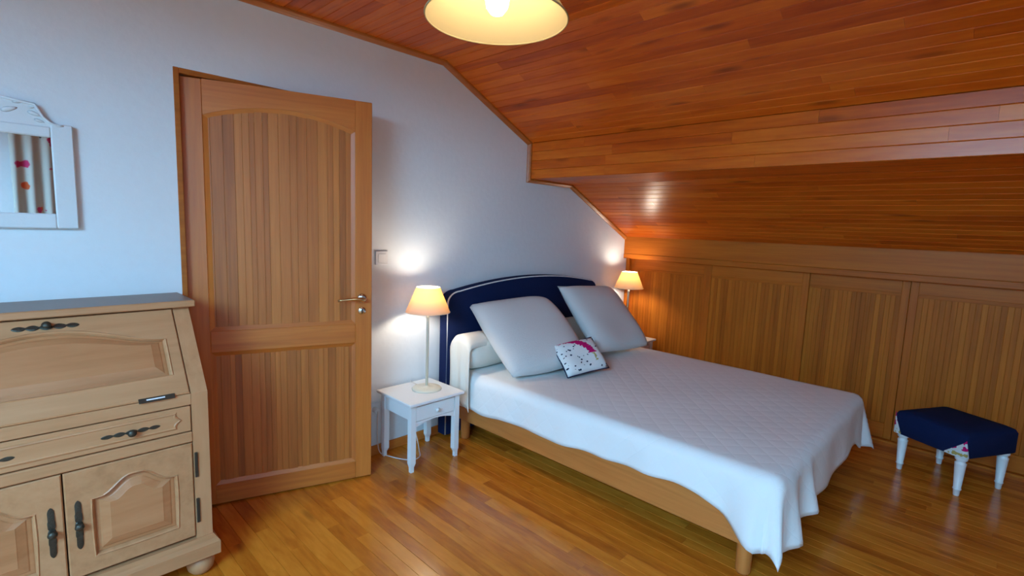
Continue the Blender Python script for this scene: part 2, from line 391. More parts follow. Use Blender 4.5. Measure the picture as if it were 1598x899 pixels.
# ceiling: backing shell with boards on it
mb = MB()
sl = Vector((BACK[6][0] - BACK[5][0], BACK[6][1] - BACK[5][1])); SLL = sl.length; sl.normalize(); sln = Vector((-sl[1], sl[0]))
def sp(d, h=0.0): return (BACK[5][0] + sl[0] * d - sln[0] * h, BACK[5][1] + sl[1] * d - sln[1] * h)
for i in range(5):
    a, b_, c, d = BACK[i], BACK[i + 1], OUT[i + 1], OUT[i]
    mb.prism([a, b_, c, d], 'y', YB - 0.2, 0.14)
for d0, d1, y0, y1 in ((0, SKYL[0], YB - 0.2, 0.14), (SKYL[1], SLL, YB - 0.2, 0.14), (SKYL[0], SKYL[1], YB - 0.2, SKYL[2]), (SKYL[0], SKYL[1], SKYL[3], 0.14)):
    mb.prism([sp(d0), sp(d1), sp(d1, 0.16), sp(d0, 0.16)], 'y', y0, y1)
ceiling = struct(mb.build('ceiling', 'ceil'))

def board_mesh(name, wd, L, th=0.012, c=0.0026):
    mb = MB()
    sec = [(0, 0), (wd, 0), (wd, th - c), (wd - c, th), (c, th), (0, th - c)]
    mb.prism(sec, 'y', 0, L)
    me = bpy.data.meshes.new(name); me.from_pydata(mb.v, [], mb.f)
    bm = bmesh.new(); bm.from_mesh(me); bmesh.ops.recalc_face_normals(bm, faces=bm.faces); bm.to_mesh(me); bm.free()
    return me
PITCH_B = 0.0625
rng = random.Random(11)
def cuts(y_end, rnd, lo, hi):
    y = 0.0; out = [0.0]; first = True
    while y > y_end:
        l = rnd.uniform(lo, hi) * (rnd.uniform(0.25, 1.0) if first else 1.0); first = False
        y -= l; out.append(max(y, y_end))
        if y - y_end < lo * 0.5: out[-1] = y_end; break
    return out
rest = MB(); rng2 = random.Random(23)
def ceiling_rows(i, s_from, s_to, y_vis):
    a, b_ = Vector(FACE[i]), Vector(FACE[i + 1]); t = (b_ - a).normalized(); Ltot = (b_ - a).length
    n = Vector((-t[1], t[0])); rows = max(1, round(Ltot / PITCH_B)); pw = Ltot / rows
    X = Vector((t[0], 0, t[1])); Y = Vector((0, 1, 0)); Z = Vector((n[0], 0, n[1]))
    for r_ in range(rows):
        s0 = r_ * pw; base = a + t * s0 - n * 0.012
        vis = s_from <= s0 <= s_to
        cs = cuts(y_vis - rng.uniform(0.0, 0.7), rng, 0.75, 1.9) if vis else [0.0]
        for y1, y0 in zip(cs[:-1], cs[1:]):
            me = board_mesh('board', pw - 0.0006, y1 - y0 - 0.0006)
            me.materials.append(M['ceil'])
            o = bpy.data.objects.new('board', me); COL.objects.link(o); o.parent = ceiling
            mtx = Matrix((X, Y, Z)).transposed().to_4x4(); mtx.translation = Vector((base[0], y0, base[1])); o.matrix_local = mtx
        yl = cs[-1]
        P = [base, base + t * (pw - 0.0006), base + t * (pw - 0.0006) + n * 0.0094, base + t * (pw - 0.0032) + n * 0.012, base + t * 0.0026 + n * 0.012, base + n * 0.0094]
        cr2 = [yl] + [y_ for y_ in (yl - rng2.uniform(0.5, 1.7), yl - rng2.uniform(2.0, 3.2)) if y_ > YB + 0.2] + [YB]
        for y1, y0 in zip(cr2[:-1], cr2[1:]): rest.prism([tuple(p) for p in P], 'y', y0, y1 - 0.0006)
ceiling_rows(0, 0.10, 9, -2.95)
ceiling_rows(1, -1, 9, -2.95)
ceiling_rows(2, -1, 9, -2.85)
ceiling_rows(3, -1, 9, -2.85)
ceiling_rows(4, -1, 1.50, -2.5)
# boards of the left slope around the skylight
a = Vector(FACE[5]); rows = int(SLL / PITCH_B)
for r_ in range(rows):
    s0, s1 = r_ * PITCH_B, (r_ + 1) * PITCH_B - 0.0006
    b0 = a + sl * s0 + sln * -0.012; b1 = a + sl * s1 + sln * -0.012
    spans = [(YB, 0.0)] if s1 < SKYL[0] or s0 > SKYL[1] else [(YB, SKYL[2]), (SKYL[3], 0.0)]
    for y0, y1 in spans:
        rest.prism([tuple(b0), tuple(b1), tuple(b1 + sln * 0.012), tuple(b0 + sln * 0.012)], 'y', y0, y1)
o = rest.build('board_remainder', 'ceil', ceiling); o['kind'] = 'stuff'

# skylight in the left slope
mb = MB()
fr = 0.06
for d0, d1, y0, y1 in ((SKYL[0], SKYL[0] + fr, SKYL[2], SKYL[3]), (SKYL[1] - fr, SKYL[1], SKYL[2], SKYL[3]), (SKYL[0] + fr, SKYL[1] - fr, SKYL[2], SKYL[2] + fr), (SKYL[0] + fr, SKYL[1] - fr, SKYL[3] - fr, SKYL[3])):
    mb.prism([sp(d0, 0.10), sp(d1, 0.10), sp(d1, 0.15), sp(d0, 0.15)], 'y', y0, y1)
win2 = struct(mb.build('window_2', 'oak_z'))
g = MB().prism([sp(SKYL[0] + fr, 0.12), sp(SKYL[1] - fr, 0.12), sp(SKYL[1] - fr, 0.126), sp(SKYL[0] + fr, 0.126)], 'y', SKYL[2] + fr, SKYL[3] - fr).build('pane', 'glass', win2)
mid = sp((SKYL[0] + SKYL[1]) / 2, 0.135)
pl = portal('skylight_left_offscreen', (mid[0], (SKYL[2] + SKYL[3]) / 2, mid[1]), SKYL[1] - SKYL[0], SKYL[3] - SKYL[2], (0, 0, 0))
_z = Vector((-sln[0], 0, -sln[1])); _x = Vector((sl[0], 0, sl[1])); _y = _z.cross(_x)
_mm = Matrix((_x, _y, _z)).transposed().to_4x4(); _mm.translation = pl.location; pl.matrix_world = _mm

# window behind the camera
x0, x1, z0, z1 = WIN
mb = MB()
for q in ((x0, x1, z0, z0 + 0.06), (x0, x1, z1 - 0.06, z1), (x0, x0 + 0.06, z0 + 0.06, z1 - 0.06), (x1 - 0.06, x1, z0 + 0.06, z1 - 0.06), ((x0 + x1) / 2 - 0.05, (x0 + x1) / 2 + 0.05, z0 + 0.06, z1 - 0.06)):
    mb.box(q[0], q[1], YB - 0.12, YB - 0.06, q[2], q[3])
win1 = struct(mb.build('window_1', 'white'))
for a_, b_ in ((x0 + 0.06, (x0 + x1) / 2 - 0.05), ((x0 + x1) / 2 + 0.05, x1 - 0.06)):
    MB().box(a_, b_, YB - 0.095, YB - 0.089, z0 + 0.06, z1 - 0.06).build('pane', 'glass', win1)
MB().bbox(x0 - 0.04, x1 + 0.04, YB, YB + 0.14, z0 - 0.04, z0 - 0.005).build('window_sill', 'white', win1)

# floor
floor = struct(MB().box(XL - 0.2, XR + 0.12, YB - 0.2, 0.14, -0.08, -0.0125).build('floor', 'floor'))
rest = MB(); rng = random.Random(5)
nrow = int(round((XR - XL) / PITCH_B)); 
for r_ in range(nrow):
    xa = XL + r_ * PITCH_B
    vis = -0.16 < xa < 3.74
    cs = cuts(-2.9 - rng.uniform(0.0, 0.5), rng, 0.45, 1.35) if vis else [0.0]
    for y1, y0 in zip(cs[:-1], cs[1:]):
        me = board_mesh('plank', PITCH_B - 0.0007, y1 - y0 - 0.0007, 0.012, 0.0011); me.materials.append(M['floor'])
        o = bpy.data.objects.new('plank', me); COL.objects.link(o); o.parent = floor; o.location = (xa, y0, -0.012)
    cr2 = [cs[-1]] + [y_ for y_ in [cs[-1] - 0.5 * k_ - rng2.uniform(0.2, 0.6) for k_ in (0, 2, 4, 6)] if y_ > YB + 0.2] + [YB]
    for y1, y0 in zip(cr2[:-1], cr2[1:]): rest.prism([(xa, -0.012), (xa + PITCH_B - 0.0007, -0.012), (xa + PITCH_B - 0.0007, 0), (xa, 0)], 'y', y0, y1 - 0.0007)
o = rest.build('plank_remainder', 'floor', floor); o['kind'] = 'stuff'

# ceiling mouldings on the gable wall (quarter-round strips)
QR = [(0.0, 0.0), (0.0, -0.024), (0.005, -0.027), (0.016, -0.026), (0.026, -0.018), (0.030, -0.006), (0.030, 0.0)]
def moulding(name, p, q, nn):
    """p,q: (x,z) on the wall edge line; section: height 0.03 outward from the wall edge towards the ceiling"""
    mb = MB(); rings = []
    for e in (p, q):
        rings.append([(e[0] - nn[0] * h, dy, e[1] - nn[1] * h) for h, dy in [(k[0], k[1]) for k in [(0.0, 0.0), (0.0, -0.007), (0.006, -0.014), (0.016, -0.024), (0.024, -0.026), (0.030, -0.026), (0.030, 0.0)]]])
    mb.loft(rings); return struct(mb.build(name, 'trimwood'))
k = 1
for i in range(0, 5):
    a, b_ = Vector(PROF[i]), Vector(PROF[i + 1]); t = (b_ - a).normalized(); nn = Vector((-t[1], t[0]))
    if i == 0: a = a + t * ((3.651 - a[0]) / t[0])
    # mitre: extend to the face polyline corners
    mb = MB(); rings = []
    for e0, e1 in ((a, Vector(FACE[i]) if i else a - nn * 0.028), (b_, Vector(FACE[i + 1]))):
        ring = []
        for h, dy in ((0.0, 0.0), (0.0, -0.007), (0.2, -0.014), (0.55, -0.024), (0.8, -0.026), (1.0, -0.026), (1.0, 0.0)):
            p_ = e0 + (e1 - e0) * h; ring.append((p_[0], dy, p_[1]))
        rings.append(ring)
    mb.loft(rings); struct(mb.build('trim_%d' % k, 'trimwood')); k += 1

# fascia boards under the slope on the right
fas = struct(MB().bbox(3.651, 3.672, YB, -0.001, 1.198, 1.362, 0.002).build('trim_%d' % k, 'pan_y')); k += 1
MB().bbox(3.647, 3.672, YB, -0.001, 1.1525, 1.1975, 0.003).build('lip', 'pan_y', fas)
struct(MB().box(3.672, XR, YB, -0.001, 1.160, 1.175).build('trim_%d' % k, 'pan_y')); k += 1
struct(MB().bbox(3.700, 3.735, -0.036, -0.001, 0.0, 1.160, 0.002).build('trim_%d' % k, 'pan_z')); k += 1
struct(MB().box(3.700, XR, YB, -0.001, 0.0, 0.012).build('trim_%d' % k, 'pan_y')); k += 1
# skirting
struct(MB().bbox(JR + 0.004, 3.70, -0.014, -0.0005, 0.0, 0.058, 0.003).build('baseboard_back', 'oak_x'))
struct(MB().bbox(XL + 0.001, JX - 0.02, -0.014, -0.0005, 0.0, 0.058, 0.003).build('baseboard_left', 'oak_x'))

# closet doors along the right wall
STRIP = {}
def closet_door(num, ya, yb, xf):
    """ya > yb; xf front face"""
    d = struct(bpy.data.objects.new('door_%d' % num, None)); COL.objects.link(d); d.location = (xf, yb, 0.014)
    d.empty_display_size = 0.1
    W_, H_ = ya - yb, 1.142; st = 0.045; tr = 0.095; br = 0.11
    MB().bbox(0, 0.022, 0, st, 0, H_, 0.002).build('stile', 'pan_z', d)
    MB().bbox(0, 0.022, W_ - st, W_, 0, H_, 0.002).build('stile', 'pan_z', d)
    MB().bbox(0.001, 0.022, st, W_ - st, H_ - tr, H_, 0.002).build('rail', 'pan_y', d)
    MB().bbox(0.001, 0.022, st, W_ - st, 0, br, 0.002).build('rail', 'pan_y', d)
    # bevelled field edge
    mb = MB(); e = 0.022
    mb.prism([(0.009, H_ - tr), (0.003, H_ - tr - e), (0.016, H_ - tr - e), (0.016, H_ - tr)], 'y', st, W_ - st)
    mb.build('bevel', 'pan_y', d)
    n = max(3, round((W_ - 2 * st) / 0.029)); ww = (W_ - 2 * st) / n
    pm = (MB().box(0.012, 0.018, st, W_ - st, br, H_ - tr)).build('panel', 'pan_z', d)
    for i in range(n):
        y = st + i * ww; dz = (i * 37 % 11) / 11 * 0.0012
        MB().bbox(0.0045 + dz, 0.012, y + 0.0003, y + ww - 0.0003, br + 0.001, H_ - tr - e - 0.0005, 0.0012).build('strip', 'pan_strip', pm)
    return d
closet_door(2, -0.036, -0.815, 3.737)
closet_door(3, -0.801, -1.598, 3.712)
closet_door(4, -1.46, -2.205, 3.737)
closet_door(5, -2.208, -3.00, 3.729)
closet_door(6, -2.98, -3.76, 3.752)
closet_door(7, -3.75, -4.295, 3.729)

# ------------------------------------------------------------------ doorway and the open door
mb = MB()
fr_ = struct(MB().bbox(JX - 0.0, JX + 0.022, -0.002, 0.139, 0, JZ, 0.002).build('trim_%d' % k, 'trimwood')); k += 1
MB().bbox(JR - 0.022, JR, -0.002, 0.139, 0, JZ, 0.002).build('jamb', 'trimwood', fr_)
MB().bbox(JX + 0.022, JR - 0.022, -0.002, 0.139, JZ - 0.022, JZ, 0.002).build('head', 'trimwood', fr_)
# hallway behind
hall = struct(MB().box(JX - 0.9, JR + 0.9, 1.25, 1.35, -0.02, 2.5).box(JX - 1.0, JX - 0.9, 0.141, 1.35, -0.02, 2.5).box(JR + 0.9, JR + 1.0, 0.141, 1.35, -0.02, 2.5).box(JX - 1.0, JR + 1.0, 0.141, 1.35, 2.5, 2.6).build('wall_hall', 'plaster'))
struct(MB().box(JX - 1.0, JR + 1.0, 0.141, 1.35, -0.08, -0.001).build('floor_hall', 'floor'))

DW, DH, DA = 0.834, 2.012, R(18.525)
door = struct(bpy.data.objects.new('door_1', None)); COL.objects.link(door); door.location = (0.0, 0.033, 0.008); door.rotation_euler = (0, 0, -DA)
# local: x along the leaf, y = 0 front face (room side is -y), thickness to +y
T = 0.038; st = 0.085
MB().bbox(0, st, 0, T, 0, DH, 0.003).build('stile', 'oak_z', door)
MB().bbox(DW - st, DW, 0, T, 0, DH, 0.003).build('stile', 'oak_z', door)
MB().bbox(st, DW - st, 0.0005, T, 0, 0.095, 0.002).build('rail', 'oak_x', door)
MB().bbox(st, DW - st, 0.0005, T, 0.762, 0.866, 0.002).build('rail', 'oak_x', door)
def arch(x):   # lower edge of the top rail
    t_ = (x - DW / 2) / ((DW - 2 * st) / 2)
    return 1.858 + 0.064 * (1 - t_ * t_)
n = 24; pts = [(st + (DW - 2 * st) * i / n, arch(st + (DW - 2 * st) * i / n)) for i in range(n + 1)]
MB().prism(pts + [(DW - st, DH), (st, DH)], 'y', 0.0005, T).build('rail', 'oak_x', door)
# bevelled mouldings round the two fields
def bead(name, a, b_, inx, inz, mat):
    mb = MB()
    pass
def field_edges(z0, ztop_fn, top_curve):
    e = 0.024
    # sides
    zt = ztop_fn(st) if top_curve else ztop_fn
    MB().add([(st, 0.004, z0), (st, 0.004, zt), (st + e, 0.013, z0 + e), (st + e, 0.013, zt - e * 0.6), (st, 0.02, z0), (st, 0.02, zt)], [(0, 1, 3, 2), (0, 4, 5, 1), (2, 3, 5, 4)]).build('bevel', 'oak_z', door)
    MB().add([(DW - st, 0.004, z0), (DW - st, 0.004, zt), (DW - st - e, 0.013, z0 + e), (DW - st - e, 0.013, zt - e * 0.6), (DW - st, 0.02, z0), (DW - st, 0.02, zt)], [(0, 2, 3, 1), (0, 1, 5, 4), (2, 4, 5, 3)]).build('bevel', 'oak_z', door)
    MB().add([(st, 0.004, z0), (DW - st, 0.004, z0), (st + e, 0.013, z0 + e), (DW - st - e, 0.013, z0 + e), (st, 0.02, z0), (DW - st, 0.02, z0)], [(0, 2, 3, 1), (0, 1, 5, 4), (2, 4, 5, 3)]).build('bevel', 'oak_x', door)
    m_ = 24; A, B, Cc = [], [], []
    for i in range(m_ + 1):
        x = st + (DW - 2 * st) * i / m_; z = ztop_fn(x) if top_curve else ztop_fn
        xi = st + e + (DW - 2 * st - 2 * e) * i / m_; zi = (ztop_fn(xi) if top_curve else ztop_fn) - e
        A.append((x, 0.004, z)); B.append((xi, 0.013, zi)); Cc.append((x, 0.02, z))
    MB().loft([A, B, Cc], False, False, False).build('bevel', 'oak_x', door)
field_edges(0.866, arch, True)
field_edges(0.095, 0.762, False)
def strips(z0, z1_fn, name):
    e = 0.0
    pn = MB().box(st - 0.002, DW - st + 0.002, 0.016, 0.022, z0, 0.75 if z0 < 0.5 else 1.85).build(name, 'oak_z', door)
    rr = random.Random(int(z0 * 100) + 3); x = st + 0.004
    while x < DW - st - 0.006:
        wd = rr.uniform(0.020, 0.050); x2 = min(x + wd, DW - st - 0.004)
        if DW - st - 0.004 - x2 < 0.014: x2 = DW - st - 0.004
        zt = z1_fn((x + x2) / 2)
        dy = rr.uniform(0.0, 0.0012)
        MB().bbox(x, x2 - 0.0004, 0.0105 + dy, 0.016, z0 + 0.004, zt - 0.004, 0.0008).build('strip', 'oak_strip', pn)
        x = x2
    return pn
strips(0.866, lambda x: min(arch(x - 0.02), arch(x + 0.02)) if st + 0.02 < x < DW - st - 0.02 else 1.858, 'upper_panel')
strips(0.095, lambda x: 0.762, 'lower_panel')
# lever handle, rose, key escutcheon, hinges
hd = MB().lathe([(0.001, -0.010), (0.017, -0.010), (0.024, -0.005), (0.025, 0.0)], (0.783, 0, 1.003), 24, 'y').build('rose', 'steel', door, True)
mb = MB().tube([(0.783, -0.008, 1.003), (0.783, -0.050, 1.003)], 0.008, 12)
mb.tube([(0.790, -0.050, 1.003), (0.770, -0.053, 1.004), (0.735, -0.054, 1.006), (0.70, -0.052, 1.004), (0.672, -0.048, 1.001), (0.655, -0.044, 0.998)], lambda t_: 0.0075 + 0.003 * math.sin(t_ * 6), 12)
mb.build('lever', 'brass', hd, True)
es = MB().lathe([(0.001, -0.005), (0.017, -0.005), (0.021, -0.001), (0.021, 0.0)], (0.783, 0, 0.935), 24, 'y').build('escutcheon', 'steel', door, True)
MB().prism([(0.780, 0.922), (0.786, 0.922), (0.7855, 0.938), (0.7865, 0.943), (0.783, 0.947), (0.7795, 0.943), (0.7805, 0.938)], 'y', -0.0062, -0.004).build('keyhole', 'black', es)
for z in (0.25, 1.05, 1.78):
    MB().lathe([(0.001, z), (0.006, z), (0.006, z + 0.09), (0.001, z + 0.09)], (-0.008, -0.004, 0), 12).build('hinge', 'brass', door, True)

# ------------------------------------------------------------------ light switch and outlet on the wall
sw = thing('light_switch', 'white square light switch on the wall beside the open door', 'switch', (0.987, -0.0005, 1.205))
MB().bbox(-0.041, 0.041, -0.009, 0, -0.041, 0.041, 0.003).build('plate', 'plastic', sw)
MB().bbox(-0.026, 0.026, -0.013, -0.009, -0.026, 0.026, 0.002).build('rocker', 'plastic', sw)
ou = thing('power_outlet', 'white wall outlet with plug behind the nightstand next to the door', 'outlet', (0.945, -0.0005, 0.285))
MB().bbox(-0.036, 0.036, -0.008, 0, -0.040, 0.040, 0.003).build('plate', 'plastic', ou)
MB().lathe([(0.012, -0.040), (0.017, -0.034), (0.019, -0.008)], (0.0, 0, 0), 16, 'y').build('plug', 'plastic', ou, True)

# ------------------------------------------------------------------ wall mirror
MXC = -0.610
mir = thing('wall_mirror', 'white painted mirror with carved crest hanging above the desk', 'mirror', (MXC, -0.002, 1.347))
hw, ih, gw = 0.241, 0.392, 0.177
MB().bbox(-hw, -gw, -0.024, 0, 0, ih, 0.004).build('frame_side', 'mirror_white', mir)
MB().bbox(gw, hw, -0.024, 0, 0, ih, 0.004).build('frame_side', 'mirror_white', mir)
MB().bbox(-gw, gw, -0.024, 0, 0, 0.056, 0.004).build('frame_rail', 'mirror_white', mir)
MB().bbox(-gw, gw, -0.024, 0, 0.340, ih - 0.014, 0.004).build('frame_rail', 'mirror_white', mir)
half = [(0.215, 0.378), (0.205, 0.379), (0.180, 0.388), (0.160, 0.405), (0.147, 0.425), (0.140, 0.448), (0.128, 0.458), (0.10, 0.459), (0.06, 0.463), (0.03, 0.474), (0.0, 0.480)]
poly = [(x, z) for x, z in half] + [(-x, z) for x, z in half[::-1][1:]]
cr = MB().prism([(0.215, 0.370)] + poly + [(-0.215, 0.370)], 'y', -0.018, 0).build('crest', 'mirror_white', mir)
def leaf(cx, cz, L_, Wd, ang, parent, mat='mirror_white', y=-0.018):
    mb = MB(); top = []
    P = []
    for i in range(12):
        a_ = 2 * math.pi * i / 12; x = math.cos(a_) * L_ / 2; z = math.sin(a_) * Wd / 2 * (1 - 0.35 * math.cos(a_))
        P.append((cx + x * math.cos(ang) - z * math.sin(ang), cz + x * math.sin(ang) + z * math.cos(ang)))
    r1 = [(p[0], y, p[1]) for p in P]; r2 = [(cx + (p[0] - cx) * 0.6, y - 0.006, cz + (p[1] - cz) * 0.6) for p in P]
    mb.loft([r1, r2]); return mb.build('carved_leaf', mat, parent, True)
for s_ in (-1, 1):
    leaf(s_ * 0.135, 0.420, 0.040, 0.016, s_ * -0.35, cr, 'mirror_white', -0.0175); leaf(s_ * 0.148, 0.396, 0.030, 0.012, s_ * -0.3, cr); leaf(s_ * 0.070, 0.425, 0.050, 0.018, s_ * 0.35, cr, 'mirror_white', -0.0175)
    leaf(s_ * 0.128, 0.440, 0.020, 0.008, s_ * 0.2, cr, 'mirror_white', -0.0175); leaf(s_ * 0.09, 0.452, 0.024, 0.008, 0, cr); leaf(s_ * 0.03, 0.412, 0.034, 0.014, s_ * 1.0, cr)
    mb = MB().tube([(s_ * (0.215 - 0.0), -0.020, 0.386), (s_ * 0.198, -0.021, 0.384), (s_ * 0.176, -0.021, 0.393), (s_ * 0.158, -0.021, 0.411), (s_ * 0.146, -0.021, 0.436), (s_ * 0.138, -0.021, 0.453), (s_ * 0.10, -0.021, 0.457), (s_ * 0.05, -0.021, 0.464)], 0.005, 8)
    mb.build('carved_edge', 'mirror_white', cr, True)
MB().box(-gw, gw, -0.012, -0.008, 0.056, 0.340).build('glass', 'mirror', mir)

# ------------------------------------------------------------------ curtain behind the camera (seen in the mirror)
def curtain(x0, x1, label):
    o = thing('curtain', label, 'curtain', (x0, YB + 0.085, 0.06))
    mb = MB(); n = 90; rings = []
    for z in [0.0, 0.4, 0.8, 1.2, 1.6, 2.0, 2.14]:
        pass
    V = []; F_ = []; zs_ = [0.0, 0.5, 1.0, 1.5, 2.0, 2.15]
    for z in zs_:
        for i in range(n + 1):
            u = i / n; V.append((u * (x1 - x0), 0.028 * math.sin(u * (x1 - x0) * 52 + 0.5 * math.sin(z * 2)) * (1.1 - 0.25 * z / 2.15) + 0.008 * math.sin(u * 31 + z), z))
    for k_ in range(len(zs_) - 1):
        for i in range(n): F_.append((k_ * (n + 1) + i, k_ * (n + 1) + i + 1, (k_ + 1) * (n + 1) + i + 1, (k_ + 1) * (n + 1) + i))
    mb.add(V, F_); c_ = mb.build('cloth', 'curtain', o, True)
    md = c_.modifiers.new('thick', 'SOLIDIFY'); md.thickness = 0.003
    return o
curtain(-0.44, 0.16, 'white curtain printed with red flowers, reflected in the wall mirror')
rd_ = thing('curtain_rod', 'thin white metal curtain rod above the window', 'rod', (-1.25, YB + 0.085, 2.225))
MB().tube([(-1.42, 0, 0), (1.46, 0, 0)], 0.011, 12).build('pole', 'white', rd_, True)
for x in (-1.42, 1.46): MB().lathe([(0.004, -0.03), (0.02, -0.018), (0.024, 0.0), (0.02, 0.018), (0.004, 0.03)], (x, 0, 0), 12, 'x').build('finial', 'white', rd_, True)
for x in (-1.3, 1.36): MB().box(x - 0.008, x + 0.008, -0.085, 0.0, -0.006, 0.006).build('bracket', 'white', rd_)

# ------------------------------------------------------------------ carved joinery helper
def poly_ray(poly, c, ang):
    d = (math.cos(ang), math.sin(ang)); best = None
    for (ax, ay), (bx, by) in zip(poly, poly[1:] + poly[:1]):
        ex, ey = bx - ax, by - ay; den = d[0] * ey - d[1] * ex
        if abs(den) < 1e-12: continue
        t_ = ((ax - c[0]) * ey - (ay - c[1]) * ex) / den; u_ = ((ax - c[0]) * d[1] - (ay - c[1]) * d[0]) / den
        if t_ > 1e-9 and -1e-6 <= u_ <= 1 + 1e-6 and (best is None or t_ < best): best = t_
    return best or 0.0
def carved(parent, frame_name, panel_name, rect, outline, thick, matrix, matf, matp):
    """frame slab with a shaped opening plus a fielded panel; local (x, u) plane, w outwards"""
    x0, x1, u0, u1 = rect
    cx = sum(p[0] for p in outline) / len(outline); cu = (min(p[1] for p in outline) + max(p[1] for p in outline)) / 2
    angs = [2 * math.pi * i / 72 for i in range(72)]
    angs += [math.atan2(u - cu, x - cx) % (2 * math.pi) for x in (x0, x1) for u in (u0, u1)]
    angs += [math.atan2(p[1] - cu, p[0] - cx) % (2 * math.pi) for p in outline]
    angs = sorted(set(round(a_, 5) for a_ in angs))
    rp = [(x0, u0), (x1, u0), (x1, u1), (x0, u1)]
    inn = [poly_ray(outline, (cx, cu), a_) for a_ in angs]; out_ = [poly_ray(rp, (cx, cu), a_) for a_ in angs]
    def ring(rad, w_): return [(cx + r_ * math.cos(a_), cu + r_ * math.sin(a_), w_) for r_, a_ in zip(rad, angs)]
    def edge(k_, w_):   # outer edge slightly chamfered
        return [(min(max(p[0], x0 + k_), x1 - k_), min(max(p[1], u0 + k_), u1 - k_), w_) for p in ring(out_, 0)]
    mb = MB()
    n_ = len(angs)
    rings = [ring(inn, -0.012), [(cx + (r_ + 0.004) * math.cos(a_), cu + (r_ + 0.004) * math.sin(a_), -0.002) for r_, a_ in zip(inn, angs)],
             [(cx + (r_ + 0.009) * math.cos(a_), cu + (r_ + 0.009) * math.sin(a_), 0.0032) for r_, a_ in zip(inn, angs)],
             [(cx + (r_ + 0.013) * math.cos(a_), cu + (r_ + 0.013) * math.sin(a_), 0.0) for r_, a_ in zip(inn, angs)],
             edge(0.004, 0.0), edge(0.0, -0.004), edge(0.0, -thick)]
    mb.loft(rings, False, True)
    fo = mb.build(frame_name, matf, parent, False, matrix)
    sx = (max(p[0] for p in outline) - min(p[0] for p in outline)) / 2; su = (max(p[1] for p in outline) - min(p[1] for p in outline)) / 2
    mx, mu = (max(p[0] for p in outline) + min(p[0] for p in outline)) / 2, cu
    def ins(d_, w_): return [(mx + (p[0] - mx) * (1 - d_ / sx), mu + (p[1] - mu) * (1 - d_ / su), w_) for p in ring(inn, 0)]
    mb = MB().loft([ins(-0.004, -0.014), ins(0.004, -0.0115), ins(0.012, -0.0105), ins(0.016, -0.008), ins(0.038, -0.001), ins(0.040, 0.0)], True, True)
    pn = mb.build(panel_name, matp, parent, False, matrix)
    return fo, pn
def plate_poly(L_, Wd):
    P = []
    for i in range(41):
        t_ = i / 40; x = (t_ - 0.5) * L_
        h = Wd * (0.20 + 0.50 * abs(math.sin(t_ * math.pi * 5)) ** 0.8) * (0.75 + 0.25 * math.cos((t_ - 0.5) * math.pi)) 
        if t_ in (0, 1): h = 0.0008
        P.append((x, h))
    return [(x, h) for x, h in P] + [(x, -h) for x, h in P[::-1]]
def pull(parent, c, vertical, L_, matrix, name='handle'):
    """ornate back plate with a round knob, in (x, u, w) coordinates"""
    P = plate_poly(L_, 0.0155)
    if vertical: P = [(y, x) for x, y in P]
    mb = MB().loft([[(c[0] + x, c[1] + y, 0.0005) for x, y in P], [(c[0] + x, c[1] + y, 0.002) for x, y in P], [(c[0] + x * 0.96, c[1] + y * 0.6, 0.0042) for x, y in P]])
    o = mb.build(name, 'iron', parent, False, matrix)
    mb = MB().lathe([(0.006, 0.003), (0.005, 0.008), (0.010, 0.012), (0.0135, 0.018), (0.011, 0.024), (0.004, 0.027)], (c[0], c[1], 0), 16)
    mb.build('knob', 'iron', o, True)
    return o

# ------------------------------------------------------------------ writing desk
desk = thing('writing_desk', 'pale limed oak slant-front writing desk with carved panels and bronze pulls', 'desk', (-0.5, 0.0, 0.0))
HW = 0.432; yf, yb_ = -0.490, -0.024
side = [(yb_, 0.158), (yb_, 1.046), (-0.262, 1.046), (yf, 0.7465), (yf, 0.158)]
for s_ in (-1, 1):
    MB().prism(side, 'x', s_ * HW, s_ * (HW - 0.055)).build('side', 'desk_z', desk)
MB().box(-HW + 0.055, HW - 0.055, yb_ - 0.012, yb_, 0.158, 1.046).build('back', 'desk_z', desk)
MB().box(-HW + 0.055, HW - 0.055, -0.46, -0.036, 0.158, 0.170).build('bottom', 'desk_x', desk)
# top slab
MB().bbox(-0.452, 0.452, -0.292, yb_ + 0.002, 1.047, 1.0735, 0.004).build('top', 'desk_x', desk)
MB().box(-0.446, 0.446, -0.284, yb_ - 0.002, 1.0732, 1.0745).build('top_inlay', 'tile', desk)
# rails of the carcass
MB().bbox(-HW + 0.055, HW - 0.055, yf + 0.001, yf + 0.03, 0.704, 0.7465, 0.002).build('rail', 'desk_x', desk)
MB().bbox(-HW + 0.055, HW - 0.055, yf - 0.004, yf + 0.03, 0.558, 0.598, 0.004).build('rail', 'desk_x', desk)
